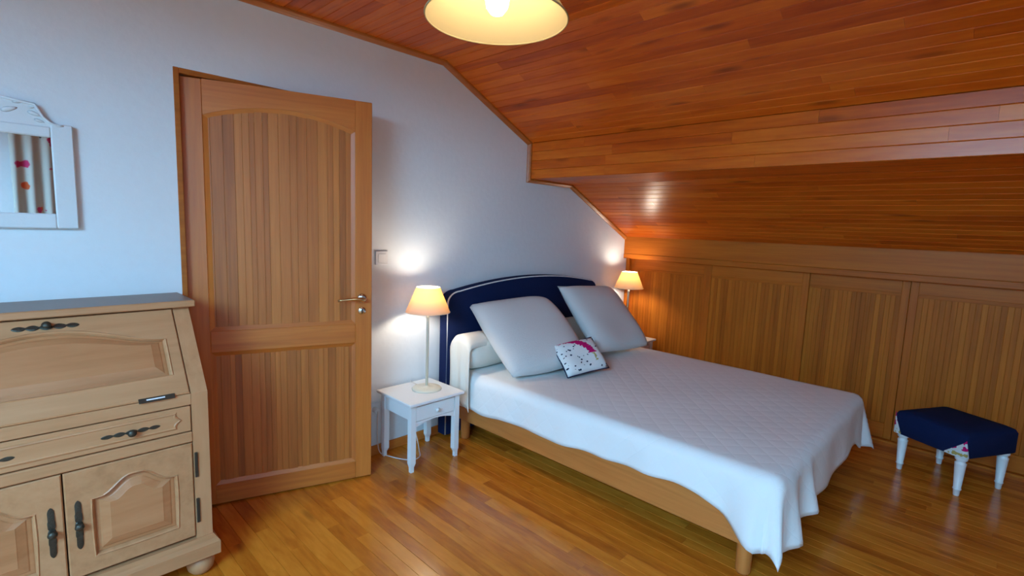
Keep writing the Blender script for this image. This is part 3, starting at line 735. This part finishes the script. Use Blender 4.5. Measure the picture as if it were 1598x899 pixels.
# fall front
U = Vector((0, 0.228, 0.297)).normalized(); Wn = Vector((1, 0, 0)).cross(U)
mf = Matrix((Vector((1, 0, 0)), U, Wn)).transposed().to_4x4(); mf.translation = Vector((0, yf, 0.7465)) + Wn * 0.006
px = 0.323; ol = [(-px, 0.088), (px, 0.088), (px, 0.236)] + [(px * math.cos(math.pi * i / 20) * (1 if True else 1), 0.236 + 0.068 * smoothstep(0.0, 1.0, 1 - abs(math.cos(math.pi * i / 20)) ** 1.2)) for i in range(1, 20)] + [(-px, 0.236)]
fo, pn = carved(desk, 'fall_front', 'fall_panel', (-0.374, 0.374, 0.004, 0.370), ol, 0.022, mf, 'desk_x', 'desk_pan')
pull(desk, (0.0, 0.333), False, 0.175, mf, 'fall_handle')
for s_ in (-1, 1):
    mb = MB()
    mb.loft([[(s_ * 0.27 + dx, du, w_) for dx, du in ((-0.055, -0.006), (0.055, -0.006), (0.055, 0.012), (-0.055, 0.012))] for w_ in (0.0004, 0.0022)])
    h_ = mb.build('fall_hinge', 'iron', desk, False, mf)
    MB().loft([[(s_ * 0.27 + dx, du, w_) for dx, du in ((-0.032, 0.001), (0.024, 0.001), (0.024, 0.006), (-0.032, 0.006))] for w_ in (0.0022, 0.0032)]).build('hinge_pin', 'plastic', h_)
# front frame coordinates: x, u = z, w = -y
mfr = Matrix((Vector((1, 0, 0)), Vector((0, 0, 1)), Vector((0, -1, 0)))).transposed().to_4x4(); mfr.translation = Vector((0, yf - 0.001, 0))
# drawer with bracket-ended field
mb = MB().bbox(-0.374, 0.374, 0.602, 0.700, -0.02, 0.0, 0.003)
dr = mb.build('drawer', 'desk_x', desk, False, mfr)
def bracket(sgn, x_, z0_, z1_):
    zm = (z0_ + z1_) / 2; h_ = (z1_ - z0_) / 2
    return [(sgn * (x_ + 0.016 * (1 - abs(k_ / 6) ** 1.5) - 0.010 * math.sin(math.pi * abs(k_) / 6)), zm + h_ * k_ / 6) for k_ in range(-6, 7)]
ob = bracket(1, 0.325, 0.622, 0.684) + bracket(-1, 0.325, 0.622, 0.684)[::-1]
cz_ = 0.653
def rg(k_, w_): return [(x * (1 - k_ / 0.33), cz_ + (z - cz_) * (1 - k_ / 0.031), w_) for x, z in ob]
MB().loft([rg(-0.003, 0.0), rg(0.0, 0.004), rg(0.004, 0.0055), rg(0.007, 0.003)], False, True).build('drawer_field', 'desk_x', dr)
for s_ in (-1, 1): pull(dr, (s_ * 0.19, 0.648), False, 0.175, None)
# doors
def ogee(cx_, hw_, z0_, zs_, zp_):
    P = [(cx_ - hw_, z0_), (cx_ + hw_, z0_), (cx_ + hw_, zs_)]
    n_ = 22
    for i in range(n_ + 1):
        t_ = 1 - 2 * i / n_; a_ = abs(t_)
        P.append((cx_ + hw_ * t_ * 0.999, zs_ + (zp_ - zs_) * (1 - smoothstep(0.12, 0.80, a_))))
    P.append((cx_ - hw_, zs_)); return P
for s_ in (1, -1):
    rect = (0.002, 0.3745, 0.172, 0.553) if s_ > 0 else (-0.3745, -0.002, 0.172, 0.553)
    d_ = bpy.data.objects.new('door', None)
    fo, pn = carved(desk, 'door', 'door_panel', rect, ogee(s_ * 0.196, 0.117, 0.237, 0.436, 0.487), 0.022, mfr, 'desk_z', 'desk_pan')
    pn.parent = fo; pn.matrix_local = Matrix.Identity(4)
    pull(fo, (s_ * 0.034, 0.362), True, 0.175, None)
    for z_ in (0.225, 0.412):
        MB().bbox(s_ * 0.385 - 0.0055, s_ * 0.385 + 0.0055, z_, z_ + 0.10, -0.004, 0.005, 0.002).build('hinge', 'iron', fo)
    bpy.data.objects.remove(d_)
# plinth and bun feet
mb = MB(); ring = lambda x_, y_, z_: [(-x_, yb_, z_), (x_, yb_, z_), (x_, y_, z_), (-x_, y_, z_)]
mb.loft([ring(0.444, -0.524, 0.084), ring(0.449, -0.528, 0.088), ring(0.449, -0.528, 0.138), ring(0.441, -0.515, 0.150), ring(0.434, -0.496, 0.160)])
mb.build('plinth', 'desk_x', desk)
for sx_ in (-1, 1):
    for y_ in (-0.462, -0.09):
        MB().lathe([(0.020, 0.084), (0.030, 0.080), (0.046, 0.062), (0.050, 0.042), (0.045, 0.020), (0.032, 0.004), (0.026, 0.0)], (sx_ * 0.392, y_, 0), 24).build('foot', 'desk_z', desk, True)

# ------------------------------------------------------------------ nightstands
ns = thing('nightstand', 'white painted nightstand with one drawer beside the open door', 'nightstand', (1.1423, -0.200, 0.0), 0, 'white nightstands')
hx, hy, nh = 0.1967, 0.1783, 0.4138
MB().bbox(-hx, hx, -hy, hy, nh - 0.018, nh, 0.004).build('top', 'white', ns)
lx, ly, lw = hx - 0.022, hy - 0.022, 0.034
for sx_ in (-1, 1):
    for sy_ in (-1, 1):
        x_ = sx_ * (lx - lw / 2); y_ = sy_ * (ly - lw / 2)
        def sq(a_, z_, k_=0.0): return [(x_ + p[0] * a_ + sx_ * k_, y_ + p[1] * a_ + sy_ * k_, z_) for p in ((-1, -1), (1, -1), (1, 1), (-1, 1))]
        MB().loft([sq(lw * 0.30, 0.0, 0.003), sq(lw * 0.32, 0.030, 0.003), sq(lw * 0.5, 0.052), sq(lw * 0.5, nh - 0.018)]).build('leg', 'white', ns)
for sx_ in (-1, 1): MB().box(sx_ * (lx - 0.008), sx_ * (lx - 0.024), -ly + lw, ly - lw, 0.305, nh - 0.018).build('side_apron', 'white', ns)
MB().box(-lx + lw, lx - lw, ly - 0.024, ly - 0.008, 0.305, nh - 0.018).build('back_apron', 'white', ns)
MB().box(-lx + lw, lx - lw, -ly + 0.03, ly - 0.024, 0.305, 0.312).build('drawer_floor', 'white', ns)
xa = lx - lw; n = 16
pts = [(-xa + 2 * xa * i / n, 0.262 + 0.026 * (1 - (2 * i / n - 1) ** 2)) for i in range(n + 1)]
MB().prism(pts + [(xa, 0.296), (-xa, 0.296)], 'y', -ly + 0.004, -ly + 0.022).build('front_apron', 'white', ns)
MB().box(-xa, xa, -ly + 0.004, -ly + 0.022, 0.386, nh - 0.018).build('front_rail', 'white', ns)
dw_ = MB().bbox(-xa + 0.003, xa - 0.003, -ly + 0.002, -ly + 0.020, 0.2985, 0.3835, 0.002).build('drawer', 'white', ns)
MB().lathe([(0.004, 0.0), (0.004, -0.008), (0.011, -0.013), (0.0125, -0.018), (0.009, -0.023), (0.002, -0.025)], (0, -ly + 0.002, 0.341), 16, 'y').build('knob', 'white', dw_, True)
ns2 = copy_tree(ns); ns2.location = (3.508, -0.200, 0.0); ns2['label'] = 'white nightstand mostly hidden behind the bed in the closet corner'

# ------------------------------------------------------------------ table lamps
lamp = thing('table_lamp', 'lit cream table lamp on the nightstand by the door', 'lamp', (1.187, -0.199, nh), 0, 'bedside lamps')
MB().lathe([(0.088, 0.0), (0.090, 0.004), (0.086, 0.010), (0.050, 0.014), (0.012, 0.018), (0.0085, 0.024)], n=32).build('base', 'cream', lamp, True)
MB().lathe([(0.0085, 0.018), (0.0085, 0.44), (0.0105, 0.442), (0.0105, 0.456), (0.0085, 0.458), (0.0085, 0.50)], n=16).build('stem', 'cream', lamp, True)
zb, zt, rb, rt = 0.478, 0.626, 0.132, 0.070
sh = MB().lathe([(rb, zb), (rt, zt)], n=48, caps=False).build('shade', 'shade', lamp, True)
for r_, z_ in ((rb, zb), (rt, zt)):
    MB().tube([(r_ * math.cos(a_), r_ * math.sin(a_), z_) for a_ in [2 * math.pi * i / 48 for i in range(49)]], 0.0016, 6).build('rim', 'cream', sh, True)
MB().tube([(0, 0, 0.49), (0, 0, 0.530)], 0.013, 12).build('socket', 'cream', lamp, True)
MB().lathe([(0.010, 0.530), (0.014, 0.540), (0.024, 0.558), (0.028, 0.574), (0.024, 0.592), (0.013, 0.603), (0.002, 0.606)], n=16).build('bulb', 'bulb', lamp, True)
for a_ in (0.4, 2.5, 4.6):
    MB().tube([(0.012 * math.cos(a_), 0.012 * math.sin(a_), 0.508), (rb * 0.93 * math.cos(a_), rb * 0.93 * math.sin(a_), zb + 0.010)], 0.0014, 6).build('spoke', 'cream', sh, True)
lamp2 = copy_tree(lamp); lamp2.location = (3.475, -0.185, nh); lamp2['label'] = 'lit cream table lamp in the corner against the closet doors'
# its cable: over the back edge of the nightstand, down, looping over the floor to the outlet
cb = [(0.0, 0.091, 0.0035), (0.0, 0.16, 0.004), (0.01, 0.183, -0.004), (0.012, 0.184, -0.10), (0.02, 0.160, -0.28), (0.022, 0.12, -0.375), (-0.01, 0.055, -0.4095), (-0.055, -0.015, -0.4105), (-0.11, -0.03, -0.4105), (-0.155, 0.02, -0.4105), (-0.19, 0.10, -0.4105), (-0.225, 0.155, -0.395), (-0.238, 0.165, -0.32), (-0.242, 0.16, -0.22), (-0.242, 0.156, -0.131)]
def spline(P, n_=8):
    P = [Vector(p) for p in P]; out = []
    for i in range(len(P) - 1):
        p0, p1, p2, p3 = P[max(i - 1, 0)], P[i], P[i + 1], P[min(i + 2, len(P) - 1)]
        for k_ in range(n_):
            t_ = k_ / n_
            out.append(0.5 * ((2 * p1) + (p2 - p0) * t_ + (2 * p0 - 5 * p1 + 4 * p2 - p3) * t_ * t_ + (3 * p1 - p0 - 3 * p2 + p3) * t_ ** 3))
    out.append(P[-1]); return out
cab = MB().tube([Vector(p) for p in spline(cb)], 0.003, 8).build('power_cable', 'cable', None, True)
cab.location = (1.187, -0.199, nh); tag(cab, 'thin pale power cable looping under the nightstand beside the door', 'cable')

# ------------------------------------------------------------------ pendant lamp
pd = thing('pendant_lamp', 'lit pendant lamp with cream cone shade hanging from the board ceiling', 'lamp', (0.423, -1.530, 2.0))
zc = FACE[4][1] - 2.0
shp = MB().lathe([(0.2015, 0.0), (0.085, 0.185)], n=64, caps=False).build('shade', 'pend_shade', pd, True)
MB().tube([(0.2015 * math.cos(2 * math.pi * i / 64), 0.2015 * math.sin(2 * math.pi * i / 64), 0.0) for i in range(65)], 0.0026, 6).build('rim', 'pend_shade', shp, True)
MB().tube([(0.085 * math.cos(2 * math.pi * i / 48), 0.085 * math.sin(2 * math.pi * i / 48), 0.185) for i in range(49)], 0.002, 6).build('rim', 'pend_shade', shp, True)
MB().lathe([(0.004, 0.010), (0.018, 0.014), (0.030, 0.030), (0.034, 0.050), (0.028, 0.074), (0.016, 0.096), (0.013, 0.110)], n=20).build('bulb', 'pend_bulb', pd, True)
MB().lathe([(0.017, 0.108), (0.021, 0.112), (0.021, 0.205), (0.012, 0.215), (0.003, 0.217)], n=20).build('socket', 'plastic', pd, True)
for a_ in (0.3, 2.4, 4.5):
    MB().tube([(0.02 * math.cos(a_), 0.02 * math.sin(a_), 0.185), (0.085 * math.cos(a_), 0.085 * math.sin(a_), 0.185)], 0.0015, 6).build('spoke', 'steel', shp, True)
MB().tube([(0, 0, 0.214), (0, 0, zc - 0.02)], 0.003, 8).build('cord', 'plastic', pd, True)
MB().lathe([(0.003, zc - 0.035), (0.03, zc - 0.028), (0.045, zc - 0.008), (0.045, zc)], n=24).build('ceiling_cup', 'plastic', pd, True)

# ------------------------------------------------------------------ bed
bed = thing('double_bed', 'double bed with beech frame and arched navy upholstered headboard', 'bed', (1.484, 0.0, 0.0))
BW = 1.56
MB().bbox(0.0, 0.026, -2.06, -0.11, 0.137, 0.330, 0.004).build('side_rail', 'rail', bed)
MB().bbox(BW - 0.026, BW, -2.06, -0.11, 0.137, 0.330, 0.004).build('side_rail', 'rail', bed)
MB().bbox(0.026, BW - 0.026, -2.06, -2.034, 0.137, 0.330, 0.004).build('foot_rail', 'rail', bed)
MB().bbox(0.026, BW - 0.026, -0.136, -0.11, 0.137, 0.330, 0.004).build('head_rail', 'rail', bed)
for x_ in (0.04, BW / 2 - 0.08, BW - 0.04):
    for y_ in (-0.18, -1.988):
        MB().lathe([(0.026, 0.0), (0.030, 0.01), (0.034, 0.25), (0.034, 0.30)], (x_, y_, 0), 20).build('leg', 'bedleg', bed, True)
for i in range(13): MB().bbox(0.026, BW - 0.026, -0.25 - i * 0.14, -0.19 - i * 0.14, 0.302, 0.322, 0.002).build('slat', 'rail', bed)
mat_ = MB().bbox(0.004, BW - 0.004, -2.058, -0.112, 0.331, 0.462, 0.03); mat_.build('mattress', 'mattress', bed)
# headboard: rounded arched outline, in x,z; two layers with a white piping
HX0, HX1 = -0.070, 1.600
def hb_outline(ins=0.0, n_=40):
    a_, b_ = HX0 + ins, HX1 - ins; P = []
    w_ = b_ - a_; r_ = 0.10
    def ztop(x): 
        t_ = (x - (HX0 + HX1) / 2) / ((HX1 - HX0) / 2); return 1.052 - 0.085 * t_ * t_ - ins
    P += [(a_, 0.02)]
    zc_ = ztop(a_ + r_) 
    for i in range(9):
        t_ = math.pi - i / 8 * math.pi / 2
        P.append((a_ + r_ + r_ * math.cos(t_), ztop(a_ + r_) - r_ * 0.75 + r_ * 0.75 * math.sin(t_)))
    for i in range(1, n_):
        x = a_ + r_ + (w_ - 2 * r_) * i / n_; P.append((x, ztop(x)))
    for i in range(9):
        t_ = math.pi / 2 - i / 8 * math.pi / 2
        P.append((b_ - r_ + r_ * math.cos(t_), ztop(b_ - r_) - r_ * 0.75 + r_ * 0.75 * math.sin(t_)))
    P += [(b_, 0.02)]; return P
O = hb_outline(); O2 = hb_outline(0.008); O3 = hb_outline(0.03)
mb = MB().loft([[(x, -0.022, z) for x, z in O2], [(x, -0.026, z) for x, z in O], [(x, -0.088, z) for x, z in O], [(x, -0.096, z) for x, z in O2], [(x, -0.102, z) for x, z in O3]])
hb = sharp(mb.build('headboard', 'navy', bed), 50)
MB().tube([(x, -0.095, z) for x, z in hb_outline(0.006)], 0.0048, 8).build('piping', 'piping', hb, True)

# bedspread draped over the mattress
def bedspread():
    Rr = 0.05; xL, xR_, yF = 1.458 + Rr, 3.066 - Rr, -2.118 + Rr; zt_ = 0.474
    hL, hF = 0.232, 0.282; step = 0.02
    def cloth(s_, t_):
        a_ = max(0.0, xL - s_); sg = -1
        if s_ > xR_: a_ = s_ - xR_; sg = 1
        b_ = max(0.0, yF - t_)
        bx, by = min(max(s_, xL), xR_), max(t_, yF)
        r_ = (a_ ** 5 + b_ ** 5) ** 0.2
        # soft undulation on top
        zz = zt_ + 0.0025 * math.sin(s_ * 7 + 1.3 * math.sin(t_ * 4)) * math.sin(t_ * 5 + 1)
        if r_ < 1e-9: return (s_, t_, zz)
        ph = math.atan2(b_, a_)
        if r_ < Rr * math.pi / 2: th = r_ / Rr; o_, d_ = Rr * math.sin(th), Rr * (1 - math.cos(th))
        else: o_, d_ = Rr, Rr + r_ - Rr * math.pi / 2
        dd = max(0.0, d_ - 0.02)
        if a_ > 0 and b_ > 0:
            ext = 0.05 + 0.13 * math.sin(2 * ph) ** 2 - 0.05 * math.sin(4 * ph) ** 2
            if sg > 0: ext = 0.05 + 0.30 * math.sin(2 * ph) ** 2 - 0.12 * math.sin(4 * ph) ** 2
        elif b_ > 0:
            ext = 0.05 + 0.16 * math.exp(-((s_ - 1.60) / 0.05) ** 2) - 0.06 * math.exp(-((s_ - 1.71) / 0.04) ** 2) + 0.24 * math.exp(-((s_ - 1.83) / 0.05) ** 2) + 0.035 * math.sin((s_ - 1.5) * 13) * smoothstep(1.5, 1.8, s_) * (1 - smoothstep(2.8, 3.0, s_))
        else:
            ext = 0.05 + 0.05 * math.sin(t_ * 11 + 0.8) * smoothstep(-0.3, -0.6, t_) * (1 - smoothstep(-1.8, -2.04, t_)) + 0.03 * math.sin(t_ * 27) - 0.07 * math.exp(-((t_ + 1.90) / 0.045) ** 2) + 0.10 * math.exp(-((t_ + 2.03) / 0.055) ** 2)
            ext *= (1 - smoothstep(-2.0, -2.07, t_)) if False else 1
        o_ += ext * dd
        return (bx + sg * math.cos(ph) * o_, by - math.sin(ph) * o_, zz - d_)
    def hemL(t_): return hL + 0.005 * math.sin(t_ * 12) + 0.003 * math.sin(t_ * 23) + 0.018 * smoothstep(-0.9, -0.2, t_) - 0.035 * smoothstep(-0.9, -1.7, t_) + 0.138 * smoothstep(-1.78, -2.08, t_)
    S0, S1 = xL - hL, xR_ + hL; T0, T1 = yF - hF, -0.145
    ns_, nt_ = int((S1 - S0) / step), int((T1 - T0) / step)
    V, UV, F_ = [], [], []
    for j in range(nt_ + 1):
        tt = T0 + (T1 - T0) * j / nt_
        for i in range(ns_ + 1):
            ss = S0 + (S1 - S0) * i / ns_
            s_ = ss
            if ss > xR_: s_ = xR_ + (ss - xR_) * (1 + 0.35 * smoothstep(-1.85, -2.06, tt))
            if ss < xL: s_ = xL - (xL - ss) * hemL(tt) / hL
            t_ = tt
            if tt < yF: t_ = yF - (yF - tt) * (1 + 0.03 * math.sin(ss * 9) + 0.14 * (1 - smoothstep(1.50, 1.80, ss)) + 0.22 * smoothstep(2.86, 3.02, ss))
            V.append(cloth(s_, t_)); UV.append((s_, t_))
    for j in range(nt_):
        for i in range(ns_): F_.append((j * (ns_ + 1) + i, j * (ns_ + 1) + i + 1, (j + 1) * (ns_ + 1) + i + 1, (j + 1) * (ns_ + 1) + i))
    me = bpy.data.meshes.new('bedspread'); me.from_pydata(V, [], F_)
    ul = me.uv_layers.new(name='UVMap')
    for lp in me.loops: ul.data[lp.index].uv = UV[lp.vertex_index]
    o = put('bedspread', me, 'quilt', None, True)
    md = o.modifiers.new('thick', 'SOLIDIFY'); md.thickness = 0.006; md.offset = 1
    return o
bs = bedspread(); tag(bs, 'off-white diamond quilted bedspread draped over the double bed', 'bedspread')

# bolster under a cream cover whose end hangs down by the nightstand
bo = thing('bolster', 'long bolster in cream cover lying against the navy headboard', 'bolster', (1.45, -0.215, 0.482))
rings = []; L_ = 1.60; nr = 28
for i in range(25):
    t_ = i / 24; x = -0.004 + L_ * t_; k_ = min(1, (0.72 + 0.28 * math.sqrt(min(1, min(t_, 1 - t_) / 0.05))))
    ring_ = []
    for j in range(nr):
        a_ = 2 * math.pi * j / nr
        y_ = 0.108 * k_ * math.cos(a_); z_ = 0.118 + 0.116 * k_ * math.sin(a_) * (1 + 0.03 * math.sin(x * 9))
        ring_.append((x, y_, max(z_, 0.003)))
    rings.append(ring_)
MB().loft(rings).build('body', 'linen_cream', bo, True)
V = []; F_ = []; ni, nj = 16, 22
for j in range(nj + 1):
    q = j / nj
    for i in range(ni + 1):
        u_ = -1 + 2 * i / ni
        ytop = 0.095 * u_; ztop_ = 0.122 + 0.116 * math.sqrt(max(0.0, 1 - (0.93 * u_) ** 2))
        d_ = q * 0.62
        # first over the top from x=.16 outwards, then down
        if d_ < 0.16: x = 0.16 - d_; z = ztop_ + 0.004
        else:
            e_ = d_ - 0.16; r0 = 0.03
            if e_ < r0 * 1.57: x = -r0 * math.sin(e_ / r0) ; z = ztop_ + 0.004 - r0 * (1 - math.cos(e_ / r0))
            else: x = -r0 - 0.02 * (e_ - r0) ; z = ztop_ + 0.004 - r0 - (e_ - r0 * 1.57)
        z = max(z, -0.225 + 0.02 * u_ + 0.012 * math.sin(u_ * 5)) 
        y_ = ytop * (1 + 0.10 * q) + (0.012 * math.sin(q * 5 + u_ * 2)) * q - 0.02 * q
        x += 0.008 * math.sin(u_ * 7) * q
        V.append((x, y_, z))
for j in range(nj):
    for i in range(ni): F_.append((j * (ni + 1) + i, j * (ni + 1) + i + 1, (j + 1) * (ni + 1) + i + 1, (j + 1) * (ni + 1) + i))
fl = MB().add(V, F_).build('cover_end', 'linen_cream', bo, True); md = fl.modifiers.new('thick', 'SOLIDIFY'); md.thickness = 0.005

def rot3(ax, ay, az):
    return Matrix.Rotation(R(az), 4, 'Z') @ Matrix.Rotation(R(ax), 4, 'X') @ Matrix.Rotation(R(ay), 4, 'Y')
def pillow(name, label, cat, w_, h_, th, loc, rot, mats, group=None, seed=0, n_=28, ear=0.07, kc=(0.05, 0.05, 0.05, 0.05)):
    rr = random.Random(seed); ph = [rr.uniform(0, 6) for _ in range(6)]
    V, F_, UV, MI = [], [], [], []
    idx = {}
    def vert(side, i, j):
        edge = i in (0, n_) or j in (0, n_)
        key = (0 if edge else side, i, j)
        if key in idx: return idx[key]
        u, v = -1 + 2 * i / n_, -1 + 2 * j / n_
        fu, fv = (u + 1) / 2, (v + 1) / 2      # corner rounding: bottom left, bottom right, top left, top right
        kk = (kc[0] * (1 - fu) + kc[1] * fu) * (1 - fv) + (kc[2] * (1 - fu) + kc[3] * fu) * fv
        x = w_ / 2 * u * (1 - ear * (1 - v * v) * u * u) * math.sqrt(1 - kk * v * v); z = h_ / 2 * v * (1 - ear * (1 - u * u) * v * v) * math.sqrt(1 - kk * u * u)
        p = max(0.0, (1 - u ** 4)) ** 0.55 * max(0.0, (1 - v ** 4)) ** 0.55
        p *= 1 + 0.06 * math.sin(u * 3 + ph[0]) * math.sin(v * 3 + ph[1])
        y = side * th / 2 * p + 0.006 * math.sin(u * 4 + ph[2]) * math.sin(v * 3 + ph[3]) * (1 - p * 0.4)
        idx[key] = len(V); V.append((x, y, z)); return idx[key]
    for side in (-1, 1):
        for i in range(n_):
            for j in range(n_):
                q = [vert(side, i, j), vert(side, i + 1, j), vert(side, i + 1, j + 1), vert(side, i, j + 1)]
                c4 = [(i, j), (i + 1, j), (i + 1, j + 1), (i, j + 1)]
                if side > 0: q = q[::-1]; c4 = c4[::-1]
                F_.append(q); UV.append([(a_ / n_, b_ / n_) for a_, b_ in c4]); MI.append(0 if side < 0 else len(mats) - 1)
    me = bpy.data.meshes.new(name); me.from_pydata(V, [], F_)
    ul = me.uv_layers.new(name='UVMap')
    for pl_, uv in zip(me.polygons, UV):
        pl_.material_index = 0
        for li, c_ in zip(pl_.loop_indices, uv): ul.data[li].uv = c_
    for pl_, mi in zip(me.polygons, MI): pl_.material_index = mi
    o = put(name, me, mats, None, True)
    for pl_, mi in zip(me.polygons, MI): pl_.material_index = mi
    m_ = rot3(*rot); m_.translation = Vector(loc); o.matrix_world = m_
    return tag(o, label, cat, group)
pillow('pillow', 'large square off-white pillow leaning on the bolster behind the small cushion', 'pillow', 0.68, 0.66, 0.17, (1.890, -0.412, 0.708), (-53, -6, -17.5), ['linen'], 'large square pillows', 3, 28, 0.035, (0.15, 0.26, 0.0, 0.24))
pillow('pillow', 'large square off-white pillow leaning towards the closet doors', 'pillow', 0.65, 0.63, 0.16, (2.685, -0.462, 0.742), (-45, 3, -3), ['linen'], 'large square pillows', 8, 28, 0.04, (0.12, 0.10, 0.0, 0.18))
cu = pillow('cushion', 'small white cushion printed with magenta flowers and navy back', 'cushion', 0.345, 0.245, 0.085, (2.022, -0.728, 0.592), (-46, -6, -18), ['print', 'navy'], None, 5, 20, 0.05)
# navy piping round the small cushion
pp = []
for k_ in range(81):
    a_ = k_ / 80 * 4; s_i = int(a_) % 4; f_ = a_ - int(a_)
    u, v = [(-1 + 2 * f_, -1), (1, -1 + 2 * f_), (1 - 2 * f_, 1), (-1, 1 - 2 * f_)][s_i]
    pp.append((0.1725 * u * (1 - 0.05 * (1 - v * v) * u * u), 0.003, 0.1225 * v * (1 - 0.05 * (1 - u * u) * v * v)))
MB().tube(pp, 0.0032, 6).build('piping', 'navy', cu, True)

# ------------------------------------------------------------------ footstool
stl = thing('footstool', 'small navy upholstered footstool on white turned legs by the closet doors', 'footstool', (3.334, -2.537, 0.0), R(-29.7))
fx, fy = 0.172, 0.160
for sx_ in (-1, 1):
    for sy_ in (-1, 1):
        MB().lathe([(0.012, 0.0), (0.014, 0.004), (0.0165, 0.036), (0.020, 0.038), (0.020, 0.044), (0.0175, 0.046), (0.026, 0.185), (0.0275, 0.192), (0.021, 0.200), (0.021, 0.206), (0.029, 0.214), (0.029, 0.245)], (sx_ * fx, sy_ * fy, 0), 20).build('leg', 'white', stl, True)
ox, oy = 0.212, 0.200
def rr_ring(x_, y_, z_, c_=0.02):
    P = []
    for sx_, sy_, a0 in ((1, 1, 0), (-1, 1, 90), (-1, -1, 180), (1, -1, 270)):
        for k_ in range(5):
            a_ = R(a0 + 90 * k_ / 4); P.append((sx_ * (x_ - c_) + c_ * math.cos(a_), sy_ * (y_ - c_) + c_ * math.sin(a_), z_))
    return P
st_o = MB().loft([rr_ring(ox - 0.004, oy - 0.004, 0.232), rr_ring(ox, oy, 0.236), rr_ring(ox, oy, 0.350), rr_ring(ox - 0.008, oy - 0.008, 0.368, 0.022), rr_ring(ox - 0.03, oy - 0.03, 0.379, 0.03), rr_ring(ox - 0.10, oy - 0.10, 0.387, 0.03)]).build('seat', 'navy', stl, True)
def corner_patch(sx_, sy_, wl, wr, zt_):
    """triangle of printed cotton wrapped round one corner"""
    c_ = 0.02; V = []; cols_ = []
    path = [(sx_ * (ox - wl), sy_ * oy)]
    for k_ in range(5):
        a_ = R(90 - 90 * k_ / 4); path.append((sx_ * (ox - c_ + c_ * math.cos(a_)), sy_ * (oy - c_ + c_ * math.sin(a_))))
    path.append((sx_ * ox, sy_ * (oy - wr)))
    lens = [0.0]
    for p, q in zip(path[:-1], path[1:]): lens.append(lens[-1] + math.hypot(q[0] - p[0], q[1] - p[1]))
    mid_ = (lens[3]); tot = lens[-1]
    def h_(l_): return 0.006 + (zt_ - 0.236) * max(0.0, 1 - (abs(l_ - mid_) / (mid_ if l_ < mid_ else tot - mid_)) ** 0.8)
    rings = []
    for (x, y), l_ in zip(path, lens):
        k1 = 1 + 0.0022 / 0.2
        rings.append([(x, y, 0.234), (x * k1, y * k1, 0.234), (x * k1, y * k1, 0.234 + h_(l_)), (x, y, 0.234 + h_(l_))])
    mb = MB().loft(rings); o = mb.build('corner_patch', 'patch', stl)
    return o
corner_patch(-1, -1, 0.03, 0.105, 0.335)
corner_patch(-1, 1, 0.03, 0.05, 0.36)
